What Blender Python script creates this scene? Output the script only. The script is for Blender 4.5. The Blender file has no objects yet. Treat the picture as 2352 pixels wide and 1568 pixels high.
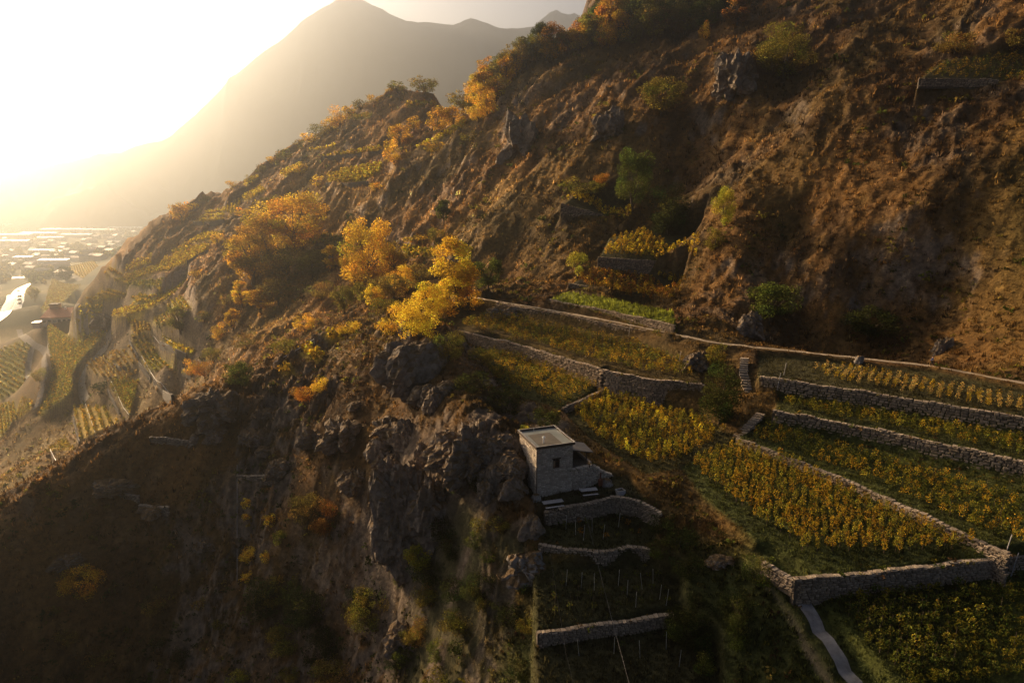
import bpy, math, random
import numpy as np

rng = np.random.default_rng(7)
random.seed(7)
scene = bpy.context.scene
COL = scene.collection

# ------------------------------------------------------------------ camera
TP = 0.2264                                   # tangent of the downward pitch
PITCH = math.atan(TP)
CP, SP = math.cos(PITCH), math.sin(PITCH)
FO, CX, CY = 1568.0, 1176.0, 784.0            # survey units of the photo
cam_d = bpy.data.cameras.new("camera")
cam_d.sensor_width = 36.0
cam_d.lens = 24.0
cam_d.clip_start = 0.5
cam_d.clip_end = 20000
cam = bpy.data.objects.new("camera", cam_d)
cam.rotation_euler = (math.pi / 2 - PITCH, 0, 0)
COL.objects.link(cam)
scene.camera = cam

# ------------------------------------------------------------------ light
SUN_EL, SUN_AZ = math.radians(18.0), math.radians(46.0)     # azimuth to the left of the view direction
world = bpy.data.worlds.new("World")
scene.world = world
world.use_nodes = True
wn = world.node_tree
bg = wn.nodes["Background"]
sky = wn.nodes.new("ShaderNodeTexSky")
sky.sky_type = 'NISHITA'
sky.sun_disc = False
sky.sun_elevation = SUN_EL
sky.sun_rotation = -SUN_AZ
sky.air_density = 0.6
sky.dust_density = 9.0
sky.ozone_density = 0.6
wn.links.new(sky.outputs[0], bg.inputs[0])
bg.inputs[1].default_value = 0.05
sun_d = bpy.data.lights.new("sun", 'SUN')
sun_d.energy = 5.0
sun_d.angle = math.radians(0.6)
sun_d.color = (1.0, 0.68, 0.37)
sun = bpy.data.objects.new("sun", sun_d)
sun.rotation_euler = (math.pi / 2 - SUN_EL, 0, math.pi + SUN_AZ)
COL.objects.link(sun)
scene.view_settings.view_transform = 'Standard'
scene.view_settings.look = 'None'
scene.view_settings.exposure = 1.4
scene.view_settings.gamma = 1.0
scene.cycles.use_denoising = True
scene.cycles.max_bounces = 6
scene.cycles.diffuse_bounces = 3
scene.cycles.transmission_bounces = 4
scene.cycles.volume_bounces = 0

# ------------------------------------------------------------------ helpers
def ray(u, v):
    """direction per metre of forward distance through a surveyed point"""
    dx = (u - CX) / FO
    dy = (CY - v) / FO
    yy = CP + dy * SP
    return dx / yy, (-SP + dy * CP) / yy       # x/y , z/y

def P_z(u, v, z):
    a, s = ray(u, v)
    y = z / s
    return np.array((a * y, y, z))

def P_y(u, v, y):
    a, s = ray(u, v)
    return np.array((a * y, y, s * y))

def hill_plane_y(u, v):
    a, s = ray(u, v)
    return 137.2 / (0.588 * (1 + a) - s)

def tag(o, label=None, cat=None, group=None, kind=None):
    if label: o["label"] = label
    if cat: o["category"] = cat
    if group: o["group"] = group
    if kind: o["kind"] = kind
    return o

def link(o, parent=None):
    COL.objects.link(o)
    if parent is not None:
        o.parent = parent
    return o

def mesh_np(name, verts, faces, mat=None, tint=None, smooth=False, uniform=None):
    """verts (N,3), faces (M,k) of one polygon size"""
    me = bpy.data.meshes.new(name)
    verts = np.asarray(verts, np.float32)
    faces = np.asarray(faces, np.int32)
    k = faces.shape[1]
    me.vertices.add(len(verts))
    me.vertices.foreach_set("co", verts.ravel())
    me.loops.add(faces.size)
    me.loops.foreach_set("vertex_index", faces.ravel())
    me.polygons.add(len(faces))
    me.polygons.foreach_set("loop_start", np.arange(0, faces.size, k, dtype=np.int32))
    me.polygons.foreach_set("loop_total", np.full(len(faces), k, np.int32))
    if tint is not None:
        at = me.attributes.new("tint", 'FLOAT_COLOR', 'POINT')
        t = np.ones((len(verts), 4), np.float32)
        t[:, :3] = tint
        at.data.foreach_set("color", t.ravel())
    me.update(calc_edges=True)
    me.polygons.foreach_set("use_smooth", np.full(len(faces), smooth))
    if mat: me.materials.append(mat)
    return me

def obj_np(name, verts, faces, mat=None, parent=None, **kw):
    return link(bpy.data.objects.new(name, mesh_np(name, verts, faces, mat, **kw)), parent)

def empty(name, loc=(0, 0, 0), rz=0.0):
    o = bpy.data.objects.new(name, None)
    o.empty_display_size = 0.2
    o.location = loc
    o.rotation_euler = (0, 0, rz)
    return link(o)

class MB:
    """collects boxes, prisms and tubes into one mesh"""
    def __init__(s): s.v, s.f = [], []
    def add(s, vs, fs):
        n = len(s.v); s.v += [tuple(map(float, p)) for p in vs]; s.f += [tuple(i + n for i in f) for f in fs]
        return s
    def box(s, c, d, rz=0.0, tilt=0.0):
        x, y, z = d[0] / 2, d[1] / 2, d[2] / 2
        out = []
        cr, sr = math.cos(rz), math.sin(rz)
        ct, st = math.cos(tilt), math.sin(tilt)
        for p in ((-x,-y,-z),(x,-y,-z),(x,y,-z),(-x,y,-z),(-x,-y,z),(x,-y,z),(x,y,z),(-x,y,z)):
            q = (p[0] * ct + p[2] * st, p[1], -p[0] * st + p[2] * ct)
            out.append((c[0] + q[0] * cr - q[1] * sr, c[1] + q[0] * sr + q[1] * cr, c[2] + q[2]))
        return s.add(out, [(0,3,2,1),(4,5,6,7),(0,1,5,4),(1,2,6,5),(2,3,7,6),(3,0,4,7)])
    def tube(s, pts, rads, n=6):
        pts = [np.asarray(p, float) for p in pts]
        if not hasattr(rads, '__len__'): rads = [rads] * len(pts)
        rings = []
        for i, p in enumerate(pts):
            d = pts[min(i + 1, len(pts) - 1)] - pts[max(i - 1, 0)]
            d = d / (np.linalg.norm(d) + 1e-9)
            a = np.cross(d, (0.31, 0.2, 0.93)) if abs(d[2]) < 0.9 else np.cross(d, (1, 0, 0))
            a /= np.linalg.norm(a) + 1e-9
            b = np.cross(d, a)
            rings.append([p + rads[i] * (math.cos(t) * a + math.sin(t) * b) for t in np.linspace(0, 2 * math.pi, n, endpoint=False)])
        vs = [q for r in rings for q in r]
        fs = []
        for i in range(len(pts) - 1):
            for j in range(n):
                fs.append((i * n + j, i * n + (j + 1) % n, (i + 1) * n + (j + 1) % n, (i + 1) * n + j))
        fs.append(tuple(range(n - 1, -1, -1)))
        fs.append(tuple(range((len(pts) - 1) * n, len(pts) * n)))
        return s.add(vs, fs)
    def mesh(s, name, mat, smooth=False):
        me = bpy.data.meshes.new(name)
        me.from_pydata(s.v, [], s.f)
        me.polygons.foreach_set("use_smooth", [smooth] * len(me.polygons))
        if mat: me.materials.append(mat)
        return me
    def build(s, name, mat, parent=None, smooth=False):
        return link(bpy.data.objects.new(name, s.mesh(name, mat, smooth)), parent)

ORD = ["first","second","third","fourth","fifth","sixth","seventh","eighth","ninth","tenth","eleventh","twelfth","thirteenth",
       "fourteenth","fifteenth","sixteenth","seventeenth","eighteenth","nineteenth"]
TENS = {2: "twent", 3: "thirt", 4: "fort", 5: "fift", 6: "sixt", 7: "sevent", 8: "eight", 9: "ninet"}
def ordinal(i):
    if i < 19: return ORD[i]
    n = i + 1
    if n >= 100: return ("hundredth" if n == 100 else "hundred and " + ordinal(n - 101))
    return TENS[n // 10] + ("ieth" if n % 10 == 0 else "y-" + ORD[n % 10 - 1])

# ------------------------------------------------------------------ noise
def _hash(ix, iy, iz):
    h = (ix * 374761393 + iy * 668265263 + iz * 2147483647 * 31 + 1274126177) & 0xFFFFFFFF
    h = ((h ^ (h >> 13)) * 1274126177) & 0xFFFFFFFF
    h = ((h ^ (h >> 16)) * 2246822519) & 0xFFFFFFFF
    return ((h ^ (h >> 15)) & 0xFFFFFF) / float(0xFFFFFF) * 2 - 1

def vnoise(x, y, z=None):
    x = np.asarray(x, float); y = np.asarray(y, float)
    ix = np.floor(x).astype(np.int64); iy = np.floor(y).astype(np.int64)
    fx = x - ix; fy = y - iy
    fx = fx * fx * fx * (fx * (fx * 6 - 15) + 10); fy = fy * fy * fy * (fy * (fy * 6 - 15) + 10)
    def lay(iz):
        a = _hash(ix, iy, iz); b = _hash(ix + 1, iy, iz); c = _hash(ix, iy + 1, iz); d = _hash(ix + 1, iy + 1, iz)
        return (a * (1 - fx) + b * fx) * (1 - fy) + (c * (1 - fx) + d * fx) * fy
    if z is None: return lay(0)
    z = np.asarray(z, float)
    iz = np.floor(z).astype(np.int64); fz = z - iz
    fz = fz * fz * (3 - 2 * fz)
    return lay(iz) * (1 - fz) + lay(iz + 1) * fz

def fbm(x, y, z=None, o=4, g=0.5):
    s, a, t = 0, 1.0, 0
    for i in range(o):
        f = 2.03 ** i
        s = s + a * vnoise(x * f + 17.3 * i, y * f - 9.1 * i, None if z is None else z * f + 3.7 * i); t += a; a *= g
    return s / t

def ridged(x, y, z=None, o=4, g=0.5):
    s, a, t = 0, 1.0, 0
    for i in range(o):
        f = 2.03 ** i
        n = 1 - np.abs(vnoise(x * f + 7.3 * i, y * f + 19.1 * i, None if z is None else z * f + 5.7 * i)) * 1.6
        s = s + a * n; t += a; a *= g
    return s / t

# ------------------------------------------------------------------ materials
def new_mat(name):
    m = bpy.data.materials.new(name)
    m.use_nodes = True
    nt = m.node_tree
    return m, nt, nt.nodes, nt.links, nt.nodes["Principled BSDF"]

def mat_noise(name, c1, c2, scale=3.0, rough=0.85, bump=0.3, bscale=None, metallic=0.0, dist=0.05, rnd=0.0, spec=0.3, detail=6):
    m, nt, N, L, b = new_mat(name)
    tc = N.new("ShaderNodeTexCoord")
    nz = N.new("ShaderNodeTexNoise"); nz.inputs["Scale"].default_value = scale; nz.inputs["Detail"].default_value = detail
    nz.inputs["Roughness"].default_value = 0.65
    L.new(tc.outputs["Object"], nz.inputs["Vector"])
    mx = N.new("ShaderNodeMix"); mx.data_type = 'RGBA'
    rmp = N.new("ShaderNodeMapRange"); rmp.inputs["From Min"].default_value = 0.3; rmp.inputs["From Max"].default_value = 0.7
    L.new(nz.outputs["Fac"], rmp.inputs["Value"]); L.new(rmp.outputs[0], mx.inputs["Factor"])
    mx.inputs["A"].default_value = (*c1, 1); mx.inputs["B"].default_value = (*c2, 1)
    out = mx.outputs["Result"]
    if rnd:
        oi = N.new("ShaderNodeObjectInfo")
        hs = N.new("ShaderNodeHueSaturation")
        mr = N.new("ShaderNodeMapRange"); mr.inputs["To Min"].default_value = 1 - rnd; mr.inputs["To Max"].default_value = 1 + rnd
        L.new(oi.outputs["Random"], mr.inputs["Value"]); L.new(mr.outputs[0], hs.inputs["Value"])
        L.new(out, hs.inputs["Color"]); out = hs.outputs["Color"]
    L.new(out, b.inputs["Base Color"])
    b.inputs["Roughness"].default_value = rough
    b.inputs["Metallic"].default_value = metallic
    b.inputs["Specular IOR Level"].default_value = spec
    if bump:
        n2 = N.new("ShaderNodeTexNoise"); n2.inputs["Scale"].default_value = bscale or scale * 3; n2.inputs["Detail"].default_value = 8
        L.new(tc.outputs["Object"], n2.inputs["Vector"])
        bp = N.new("ShaderNodeBump"); bp.inputs["Strength"].default_value = bump; bp.inputs["Distance"].default_value = dist
        L.new(n2.outputs["Fac"], bp.inputs["Height"]); L.new(bp.outputs[0], b.inputs["Normal"])
    return m

def mat_leaf():
    m, nt, N, L, b = new_mat("leaves")
    at = N.new("ShaderNodeAttribute"); at.attribute_name = "tint"
    oi = N.new("ShaderNodeObjectInfo")
    mr = N.new("ShaderNodeMapRange"); mr.inputs["To Min"].default_value = 0.8; mr.inputs["To Max"].default_value = 1.2
    L.new(oi.outputs["Random"], mr.inputs["Value"])
    hs = N.new("ShaderNodeHueSaturation"); L.new(mr.outputs[0], hs.inputs["Value"]); L.new(at.outputs["Color"], hs.inputs["Color"])
    tr = N.new("ShaderNodeBsdfTranslucent")
    df = N.new("ShaderNodeBsdfDiffuse")
    mx = N.new("ShaderNodeMixShader"); mx.inputs[0].default_value = 0.58
    L.new(hs.outputs[0], tr.inputs[0]); L.new(hs.outputs[0], df.inputs[0])
    L.new(df.outputs[0], mx.inputs[1]); L.new(tr.outputs[0], mx.inputs[2])
    L.new(mx.outputs[0], N["Material Output"].inputs["Surface"])
    N.remove(b)
    return m

def mat_ground():
    m, nt, N, L, b = new_mat("hillside_ground")
    at = N.new("ShaderNodeAttribute"); at.attribute_name = "tint"
    tc = N.new("ShaderNodeTexCoord")
    def noise(scale, detail=6, rough=0.6):
        n = N.new("ShaderNodeTexNoise"); n.inputs["Scale"].default_value = scale; n.inputs["Detail"].default_value = detail
        n.inputs["Roughness"].default_value = rough
        L.new(tc.outputs["Object"], n.inputs["Vector"]); return n.outputs["Fac"]
    hs = N.new("ShaderNodeHueSaturation"); L.new(at.outputs["Color"], hs.inputs["Color"])
    mr = N.new("ShaderNodeMapRange"); mr.inputs["From Min"].default_value = 0.3; mr.inputs["From Max"].default_value = 0.7
    mr.inputs["To Min"].default_value = 0.45; mr.inputs["To Max"].default_value = 1.55
    L.new(noise(1.1, 8, 0.72), mr.inputs["Value"]); L.new(mr.outputs[0], hs.inputs["Value"])
    L.new(hs.outputs[0], b.inputs["Base Color"])
    b.inputs["Roughness"].default_value = 0.95
    b.inputs["Specular IOR Level"].default_value = 0.1
    add = N.new("ShaderNodeMath"); add.operation = 'ADD'
    ml = N.new("ShaderNodeMath"); ml.operation = 'MULTIPLY'; ml.inputs[1].default_value = 0.35
    L.new(noise(3.5, 5), ml.inputs[0]); L.new(noise(0.9, 6), add.inputs[0]); L.new(ml.outputs[0], add.inputs[1])
    bp = N.new("ShaderNodeBump"); bp.inputs["Strength"].default_value = 0.8; bp.inputs["Distance"].default_value = 0.55
    L.new(add.outputs[0], bp.inputs["Height"]); L.new(bp.outputs[0], b.inputs["Normal"])
    return m

M_ground = mat_ground()
M_leaf = mat_leaf()
M_bark = mat_noise("bark", (0.05, 0.035, 0.022), (0.10, 0.075, 0.05), 6, 0.9, 0.5)
def mat_rock(name, c1, c2, grass=(0.10, 0.06, 0.025)):
    """fractured rock; dry grass on the ledges that face up"""
    m = mat_noise(name, c1, c2, 0.9, 0.92, 1.0, 1.7, dist=0.5)
    N, L = m.node_tree.nodes, m.node_tree.links
    b = N["Principled BSDF"]
    src = b.inputs["Base Color"].links[0].from_socket
    ge = N.new("ShaderNodeNewGeometry"); sx = N.new("ShaderNodeSeparateXYZ"); L.new(ge.outputs["Normal"], sx.inputs[0])
    nz = N.new("ShaderNodeTexNoise"); nz.inputs["Scale"].default_value = 1.3; nz.inputs["Detail"].default_value = 6
    tc = N.new("ShaderNodeTexCoord"); L.new(tc.outputs["Object"], nz.inputs["Vector"])
    ad = N.new("ShaderNodeMath"); ad.operation = 'ADD'; L.new(sx.outputs["Z"], ad.inputs[0]); L.new(nz.outputs["Fac"], ad.inputs[1])
    mr = N.new("ShaderNodeMapRange"); mr.inputs["From Min"].default_value = 0.85; mr.inputs["From Max"].default_value = 1.15
    L.new(ad.outputs[0], mr.inputs["Value"])
    mx = N.new("ShaderNodeMix"); mx.data_type = 'RGBA'; L.new(mr.outputs[0], mx.inputs["Factor"]); L.new(src, mx.inputs["A"]); mx.inputs["B"].default_value = (*grass, 1)
    L.new(mx.outputs["Result"], b.inputs["Base Color"])
    return m
M_rock = mat_rock("rock", (0.07, 0.054, 0.04), (0.26, 0.205, 0.155))
M_palerock = mat_rock("pale_rock", (0.12, 0.105, 0.09), (0.32, 0.285, 0.25))
M_stone = mat_noise("wall_stone", (0.17, 0.125, 0.083), (0.37, 0.285, 0.20), 2.5, 0.9, 0.6, 7, rnd=0.4)
M_stonegray = mat_noise("gray_wall_stone", (0.14, 0.108, 0.077), (0.33, 0.262, 0.192), 2.5, 0.9, 0.6, 7, rnd=0.35)
M_core = mat_noise("wall_core", (0.05, 0.04, 0.03), (0.13, 0.105, 0.08), 2.2, 0.95, 0.9, 4.0, dist=0.15)
M_hutwall = mat_noise("hut_masonry", (0.25, 0.205, 0.16), (0.44, 0.375, 0.305), 2.0, 0.92, 0.5, 6)
M_hutstone = mat_noise("hut_stone", (0.27, 0.22, 0.17), (0.54, 0.465, 0.38), 2.0, 0.92, 0.4, 8, rnd=0.28)
M_path = mat_noise("path_dirt", (0.19, 0.14, 0.09), (0.36, 0.285, 0.20), 1.2, 0.95, 0.5, 6)
M_track = mat_noise("track_gravel", (0.15, 0.125, 0.095), (0.25, 0.21, 0.165), 0.6, 0.95, 0.4, 4)
M_concrete = mat_noise("concrete", (0.11, 0.10, 0.098), (0.27, 0.255, 0.25), 0.9, 0.8, 0.3, 8)
M_asphalt = mat_noise("asphalt", (0.05, 0.05, 0.052), (0.075, 0.073, 0.072), 0.5, 0.5, 0.0, spec=0.5)
M_white = mat_noise("white_paint", (0.72, 0.71, 0.69), (0.8, 0.79, 0.77), 2, 0.6, 0.1)
M_metal = mat_noise("galvanised_metal", (0.50, 0.50, 0.50), (0.66, 0.66, 0.66), 8, 0.45, 0.0, metallic=0.8)
M_darkwood = mat_noise("dark_wood", (0.035, 0.024, 0.016), (0.08, 0.055, 0.037), 5, 0.85, 0.3)
M_paleplank = mat_noise("weathered_plank", (0.27, 0.255, 0.25), (0.42, 0.40, 0.39), 4, 0.8, 0.3)
M_glass = mat_noise("window_glass", (0.015, 0.016, 0.018), (0.03, 0.03, 0.03), 2, 0.12, 0.0, spec=0.6)
M_tile = mat_noise("roof_tile", (0.30, 0.10, 0.045), (0.45, 0.17, 0.08), 0.8, 0.85, 0.4, 5)
M_render = mat_noise("wall_render", (0.55, 0.49, 0.40), (0.70, 0.63, 0.53), 1.2, 0.9, 0.2)
M_rust = mat_noise("rusty_iron", (0.07, 0.025, 0.015), (0.16, 0.06, 0.03), 8, 0.8, 0.3)
M_gravel = mat_noise("roof_gravel", (0.04, 0.036, 0.03), (0.095, 0.08, 0.064), 1.0, 0.95, 0.5, 12)
M_membrane = mat_noise("roof_membrane", (0.09, 0.105, 0.10), (0.2, 0.21, 0.2), 1.0, 0.6, 0.2, 6)

TINT = dict(yellow=(0.58, 0.36, 0.032), bright=(0.70, 0.46, 0.04), gold=(0.45, 0.275, 0.027), orange=(0.32, 0.15, 0.02),
            olive=(0.15, 0.13, 0.022), green=(0.07, 0.085, 0.016), dark=(0.036, 0.043, 0.011), lime=(0.26, 0.24, 0.028),
            rust=(0.19, 0.09, 0.02), dull=(0.19, 0.135, 0.03))

# ------------------------------------------------------------------ terrain: surveyed points -> smooth height field
PATH_PTS = [(1075, 681, -24.9), (1100, 685, -25.0), (1250, 710, -25.3), (1400, 737, -25.6), (1560, 770, -26.0), (1640, 787, -26.1), (1740, 798, -26.5),
            (1900, 815, -26.7), (2140, 841, -27.1), (2352, 880, -27.2), (2500, 910, -27.4)]
LANE_PTS = [(1750, 1285, -37.3), (1795, 1325, -37.9), (1850, 1390, -39.0), (1900, 1470, -40.3), (1965, 1568, -41.8), (2010, 1640, -42.8)]
C = []                                        # control points x,y,z
for u, v, z in PATH_PTS + LANE_PTS: C.append(P_z(u, v, z))
# fields and yards by height
for u, v, z in [(1130,715,-27.5),(1440,775,-27.4),(1590,835,-28.2),(1040,755,-29.0),(1400,850,-29.7),(1610,885,-30.5),
                (1090,800,-31.5),(1390,892,-32.2),(1290,938,-33.4),(1150,885,-33.0),(1300,945,-34.0),(1670,1000,-33.6),
                (1480,1080,-34.9),(1760,970,-32.4),(2352,1110,-33.0),(2352,1000,-30.0),(1790,910,-30.0),(1900,1270,-36.2),(2290,1285,-35.6),
                (1870,1365,-38.0),(2340,1325,-37.6),(2100,1450,-38.8),(2300,1568,-40.2),(2352,930,-27.4),(1800,850,-27.4),(1560,1075,-35.0),
                (1290,1130,-35.5),(1420,1110,-35.5),(1300,1200,-37.6),(1330,1290,-40.0),(1400,1465,-43.6),(1400,1568,-45.0),(1600,1200,-37.0),
                (1600,1350,-39.8),(1700,1500,-43.0),(1800,1330,-37.9),(1600,1568,-45.5)]:
    C.append(P_z(u, v, z))
# upper terraces and hill by forward distance
for u, v, y in [(1360,470,201),(1300,470,203),(1500,575,174),(1430,650,163),(1400,705,141),(1560,700,150),(1480,740,133),
                # spur crest and its back
                (-150,1290,103),(0,1180,110),(150,1082,118),(300,990,124),(430,925,128),(560,885,131),(690,852,132),(770,800,134),(860,772,130),(940,762,119),
                (1030,795,112),(1080,850,106),(1110,900,100),(1150,955,91),(1195,990,84),(1065,965,86),
                (-150,1318,120),(0,1210,129),(150,1112,138),(300,1018,144),(430,950,148),(75,1130,114),(225,1036,121),
                # spur face towards the camera
                (600,985,122),(800,980,108),(900,880,113),(960,990,94),(1100,1100,78.5),(1180,1120,75),(300,1150,115),(450,1080,117),(600,1200,108),(800,1130,100),(850,1250,93),
                (50,1350,101),(300,1400,104),(600,1400,97),(930,1320,85),(1050,1250,78),(1150,1250,71.5),(1150,1400,68),(900,1450,82),(600,1568,90),(250,1568,96),(0,1568,92),(1100,1568,65),
                (-150,1450,92),
                # gully behind the spur
                (650,830,178),(760,770,165),(830,740,158),(600,770,225),(700,700,232),(870,690,188),(1000,690,168),(1040,700,160),(480,850,240),
                # left terraces and foot of the hill
                (430,850,268),(350,880,285),(270,900,300),(220,960,292),(110,1040,262),(180,1000,280),(400,770,275),(450,700,272),(330,700,318),(250,752,352),(300,820,312),
                (250,790,345),(170,850,345),(90,950,330),(60,810,430),(20,900,395),(0,1000,330),(0,1090,290),(130,728,470),(210,700,372),(50,742,525),(180,742,450),
                (40,690,820),(125,704,590),(95,685,700),(40,715,640),(165,695,570),(175,715,480),(0,725,620),(140,662,770),(230,622,900),(300,560,1300),(100,620,1180),(-100,700,820),(-150,900,420),(-150,1100,300)]:
    C.append(P_y(u, v, y))
# hill face relative to the mean slope (k<1 rib, k>1 gully)
for u, v, k in [(2352,600,1.0),(2352,400,0.98),(2352,200,1.0),(2300,760,1.02),(2150,650,1.03),(2120,500,0.97),(2060,350,0.99),(2200,100,1.03),
                (1900,650,1.0),(1850,500,0.985),(1750,400,0.965),(1705,420,0.955),(1700,560,0.955),(1660,665,0.98),(1700,700,0.97),(1830,740,1.03),(1980,760,1.05),(1900,250,0.97),
                (1960,150,0.97),(1830,220,1.03),(1600,330,1.05),(1560,420,1.07),(1620,200,1.03),(1690,150,0.97),(1480,330,1.0),(1500,220,0.98),
                (1350,250,0.97),(1250,300,0.97),(1180,340,0.98),(1220,450,0.99),(1130,520,0.98),(1250,600,0.985),(1180,640,1.0),(1080,600,0.99),
                (1000,500,1.02),(900,520,1.03),(900,430,1.0),(800,420,1.0),(800,520,1.03),(1000,380,1.0),(960,330,1.02),(870,330,1.0),(800,350,1.0),(700,450,1.0),(620,500,1.0),
                (700,560,1.02),(560,560,1.01),(600,640,1.0),(480,500,1.0),(420,540,1.0),(400,600,0.99),(300,640,1.0),(520,650,0.97),(960,600,1.02),(230,665,1.02),(480,600,0.98)]:
    C.append(P_y(u, v, hill_plane_y(u, v) * k))
# skyline and what falls away behind it
for u, v, y in [(2700,60,165),(2352,0,183),(2000,0,228),(1700,0,285),(1500,40,310),(1360,78,322),(1250,115,318),(1180,158,314),(1095,240,305),(1000,216,362),(900,213,370),
                (820,243,374),(720,312,388),(650,352,390),(560,412,391),(500,442,396),(450,458,402),(410,492,410),(345,524,420),(280,580,405),(195,655,380)]:
    p = P_y(u, v, y); C.append(p)
    if u < 1300:
        for kr, dz in ((1.12, 0.055 if u > 400 else 0.07), (1.3, 0.15 if u > 700 else 0.12), (1.7, 0.24)):
            if u > 1090 and u < 1300 and kr < 1.2: dz = 0.03
            if 700 < u < 1050 and kr == 1.12: dz = 0.035
            zz = max((p[2] / p[1] - dz) * p[1] * kr, -146)
            C.append(np.array((p[0] * kr, p[1] * kr, zz)))
    else:
        C.append(np.array((p[0] * 1.25, p[1] * 1.25, p[2] * 1.35 + 14)))
        C.append(np.array((p[0] * 1.8, p[1] * 1.8, p[2] * 1.2 + 20)))
for x, y, z in [(0,18,-70),(30,20,-52),(-40,25,-95),(-45,62,-92),(90,30,-35),(150,60,5),(150,20,-5),(-150,60,-112),(-300,150,-135),(-250,40,-132),(-120,15,-115),
                (-600,400,-146),(-900,300,-149),(-1500,900,-150),(300,120,105),(420,20,150),(700,300,190)]:
    C.append(np.array((x, y, z), float))
for th in np.radians((-60, -45, -35, -28, -20, -12, -4, 6, 16)):
    for r in (1900, 2600, 4200, 7000):
        C.append(np.array((math.sin(th) * r, math.cos(th) * r, -150.0)))
for th in np.radians((28, 45, 60)):
    for r in (900, 2600, 7000):
        C.append(np.array((math.sin(th) * r, math.cos(th) * r, 120.0 if r < 1000 else -60.0)))
C = np.array(C)
th_c = np.arctan2(C[:, 0], C[:, 1]); r_c = np.hypot(C[:, 0], C[:, 1]); l_c = np.log(r_c)
s_c = C[:, 2] / r_c
def tps_k(d2): return 0.5 * d2 * np.log(d2 + 1e-12)
Q = np.stack((th_c, l_c * 0.8), 1)
CUV = None
n = len(Q)
D2 = ((Q[:, None] - Q[None]) ** 2).sum(2)
K = tps_k(D2) + np.eye(n) * 2e-4
Pm = np.concatenate((np.ones((n, 1)), Q), 1)
A = np.block([[K, Pm], [Pm.T, np.zeros((3, 3))]])
W = np.linalg.solve(A, np.concatenate((s_c, np.zeros(3))))
def s_eval(th, lr):
    q = np.stack((th, lr * 0.8), 1)
    out = np.empty(len(q))
    for i in range(0, len(q), 20000):
        b = q[i:i + 20000]
        d2 = ((b[:, None] - Q[None]) ** 2).sum(2)
        out[i:i + 20000] = tps_k(d2) @ W[:n] + W[n] + b @ W[n + 1:]
    return out

TH = np.concatenate((np.radians(np.linspace(-78, -44.2, 30)), np.radians(np.linspace(-44, 44, 600)), np.radians(np.linspace(44.2, 78, 30))))
LR = np.concatenate((np.linspace(math.log(16), math.log(40), 90, endpoint=False), np.linspace(math.log(40), math.log(430), 700, endpoint=False),
                     np.linspace(math.log(430), math.log(7000), 150)))
NT, NR = len(TH), len(LR)
cth = np.linspace(TH[0], TH[-1], 260); clr = np.linspace(LR[0], LR[-1], 260)
g = s_eval(*[a.ravel() for a in np.meshgrid(cth, clr)]).reshape(260, 260)
tmp = np.stack([np.interp(TH, cth, g[i]) for i in range(260)])           # (260,NT)
fi = np.interp(LR, clr, np.arange(260)); i0 = np.clip(fi.astype(int), 0, 258); ft = (fi - i0)[:, None]
S = tmp[i0] * (1 - ft) + tmp[i0 + 1] * ft                                 # (NR,NT)
RR = np.exp(LR)[:, None] * np.ones((1, NT)); TT = np.ones((NR, 1)) * TH[None]
X = RR * np.sin(TT); Y = RR * np.cos(TT)
Z = S * RR
flat = np.clip((RR - 1500) / 700, 0, 1); Z = Z * (1 - flat) + (-150.0) * flat
Z = np.maximum(Z, -150.0 - 0 * RR)

# relief: ribs down the fall line, lumps, small rock steps
keep = np.ones_like(Z)                       # 1 = wild ground, 0 = made ground
def seg_dist(px, py, a, b):
    ax, ay = a[0], a[1]; bx, by = b[0] - ax, b[1] - ay
    L2 = bx * bx + by * by + 1e-9
    t = np.clip(((px - ax) * bx + (py - ay) * by) / L2, 0, 1)
    return np.hypot(px - ax - t * bx, py - ay - t * by), t

def inside(px, py, poly):
    r = np.zeros(np.shape(px), bool)
    m = len(poly)
    for i in range(m):
        x1, y1 = poly[i][0], poly[i][1]; x2, y2 = poly[(i + 1) % m][0], poly[(i + 1) % m][1]
        c = ((y1 > py) != (y2 > py))
        r ^= c & (px < (x2 - x1) * (py - y1) / (y2 - y1 + 1e-12) + x1)
    return r

def signed_dist(px, py, poly):
    d = np.full(np.shape(px), 1e9)
    for i in range(len(poly)):
        d = np.minimum(d, seg_dist(px, py, poly[i], poly[(i + 1) % len(poly)])[0])
    return np.where(inside(px, py, poly), -d, d)

def smooth01(x): x = np.clip(x, 0, 1); return x * x * (3 - 2 * x)

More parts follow.
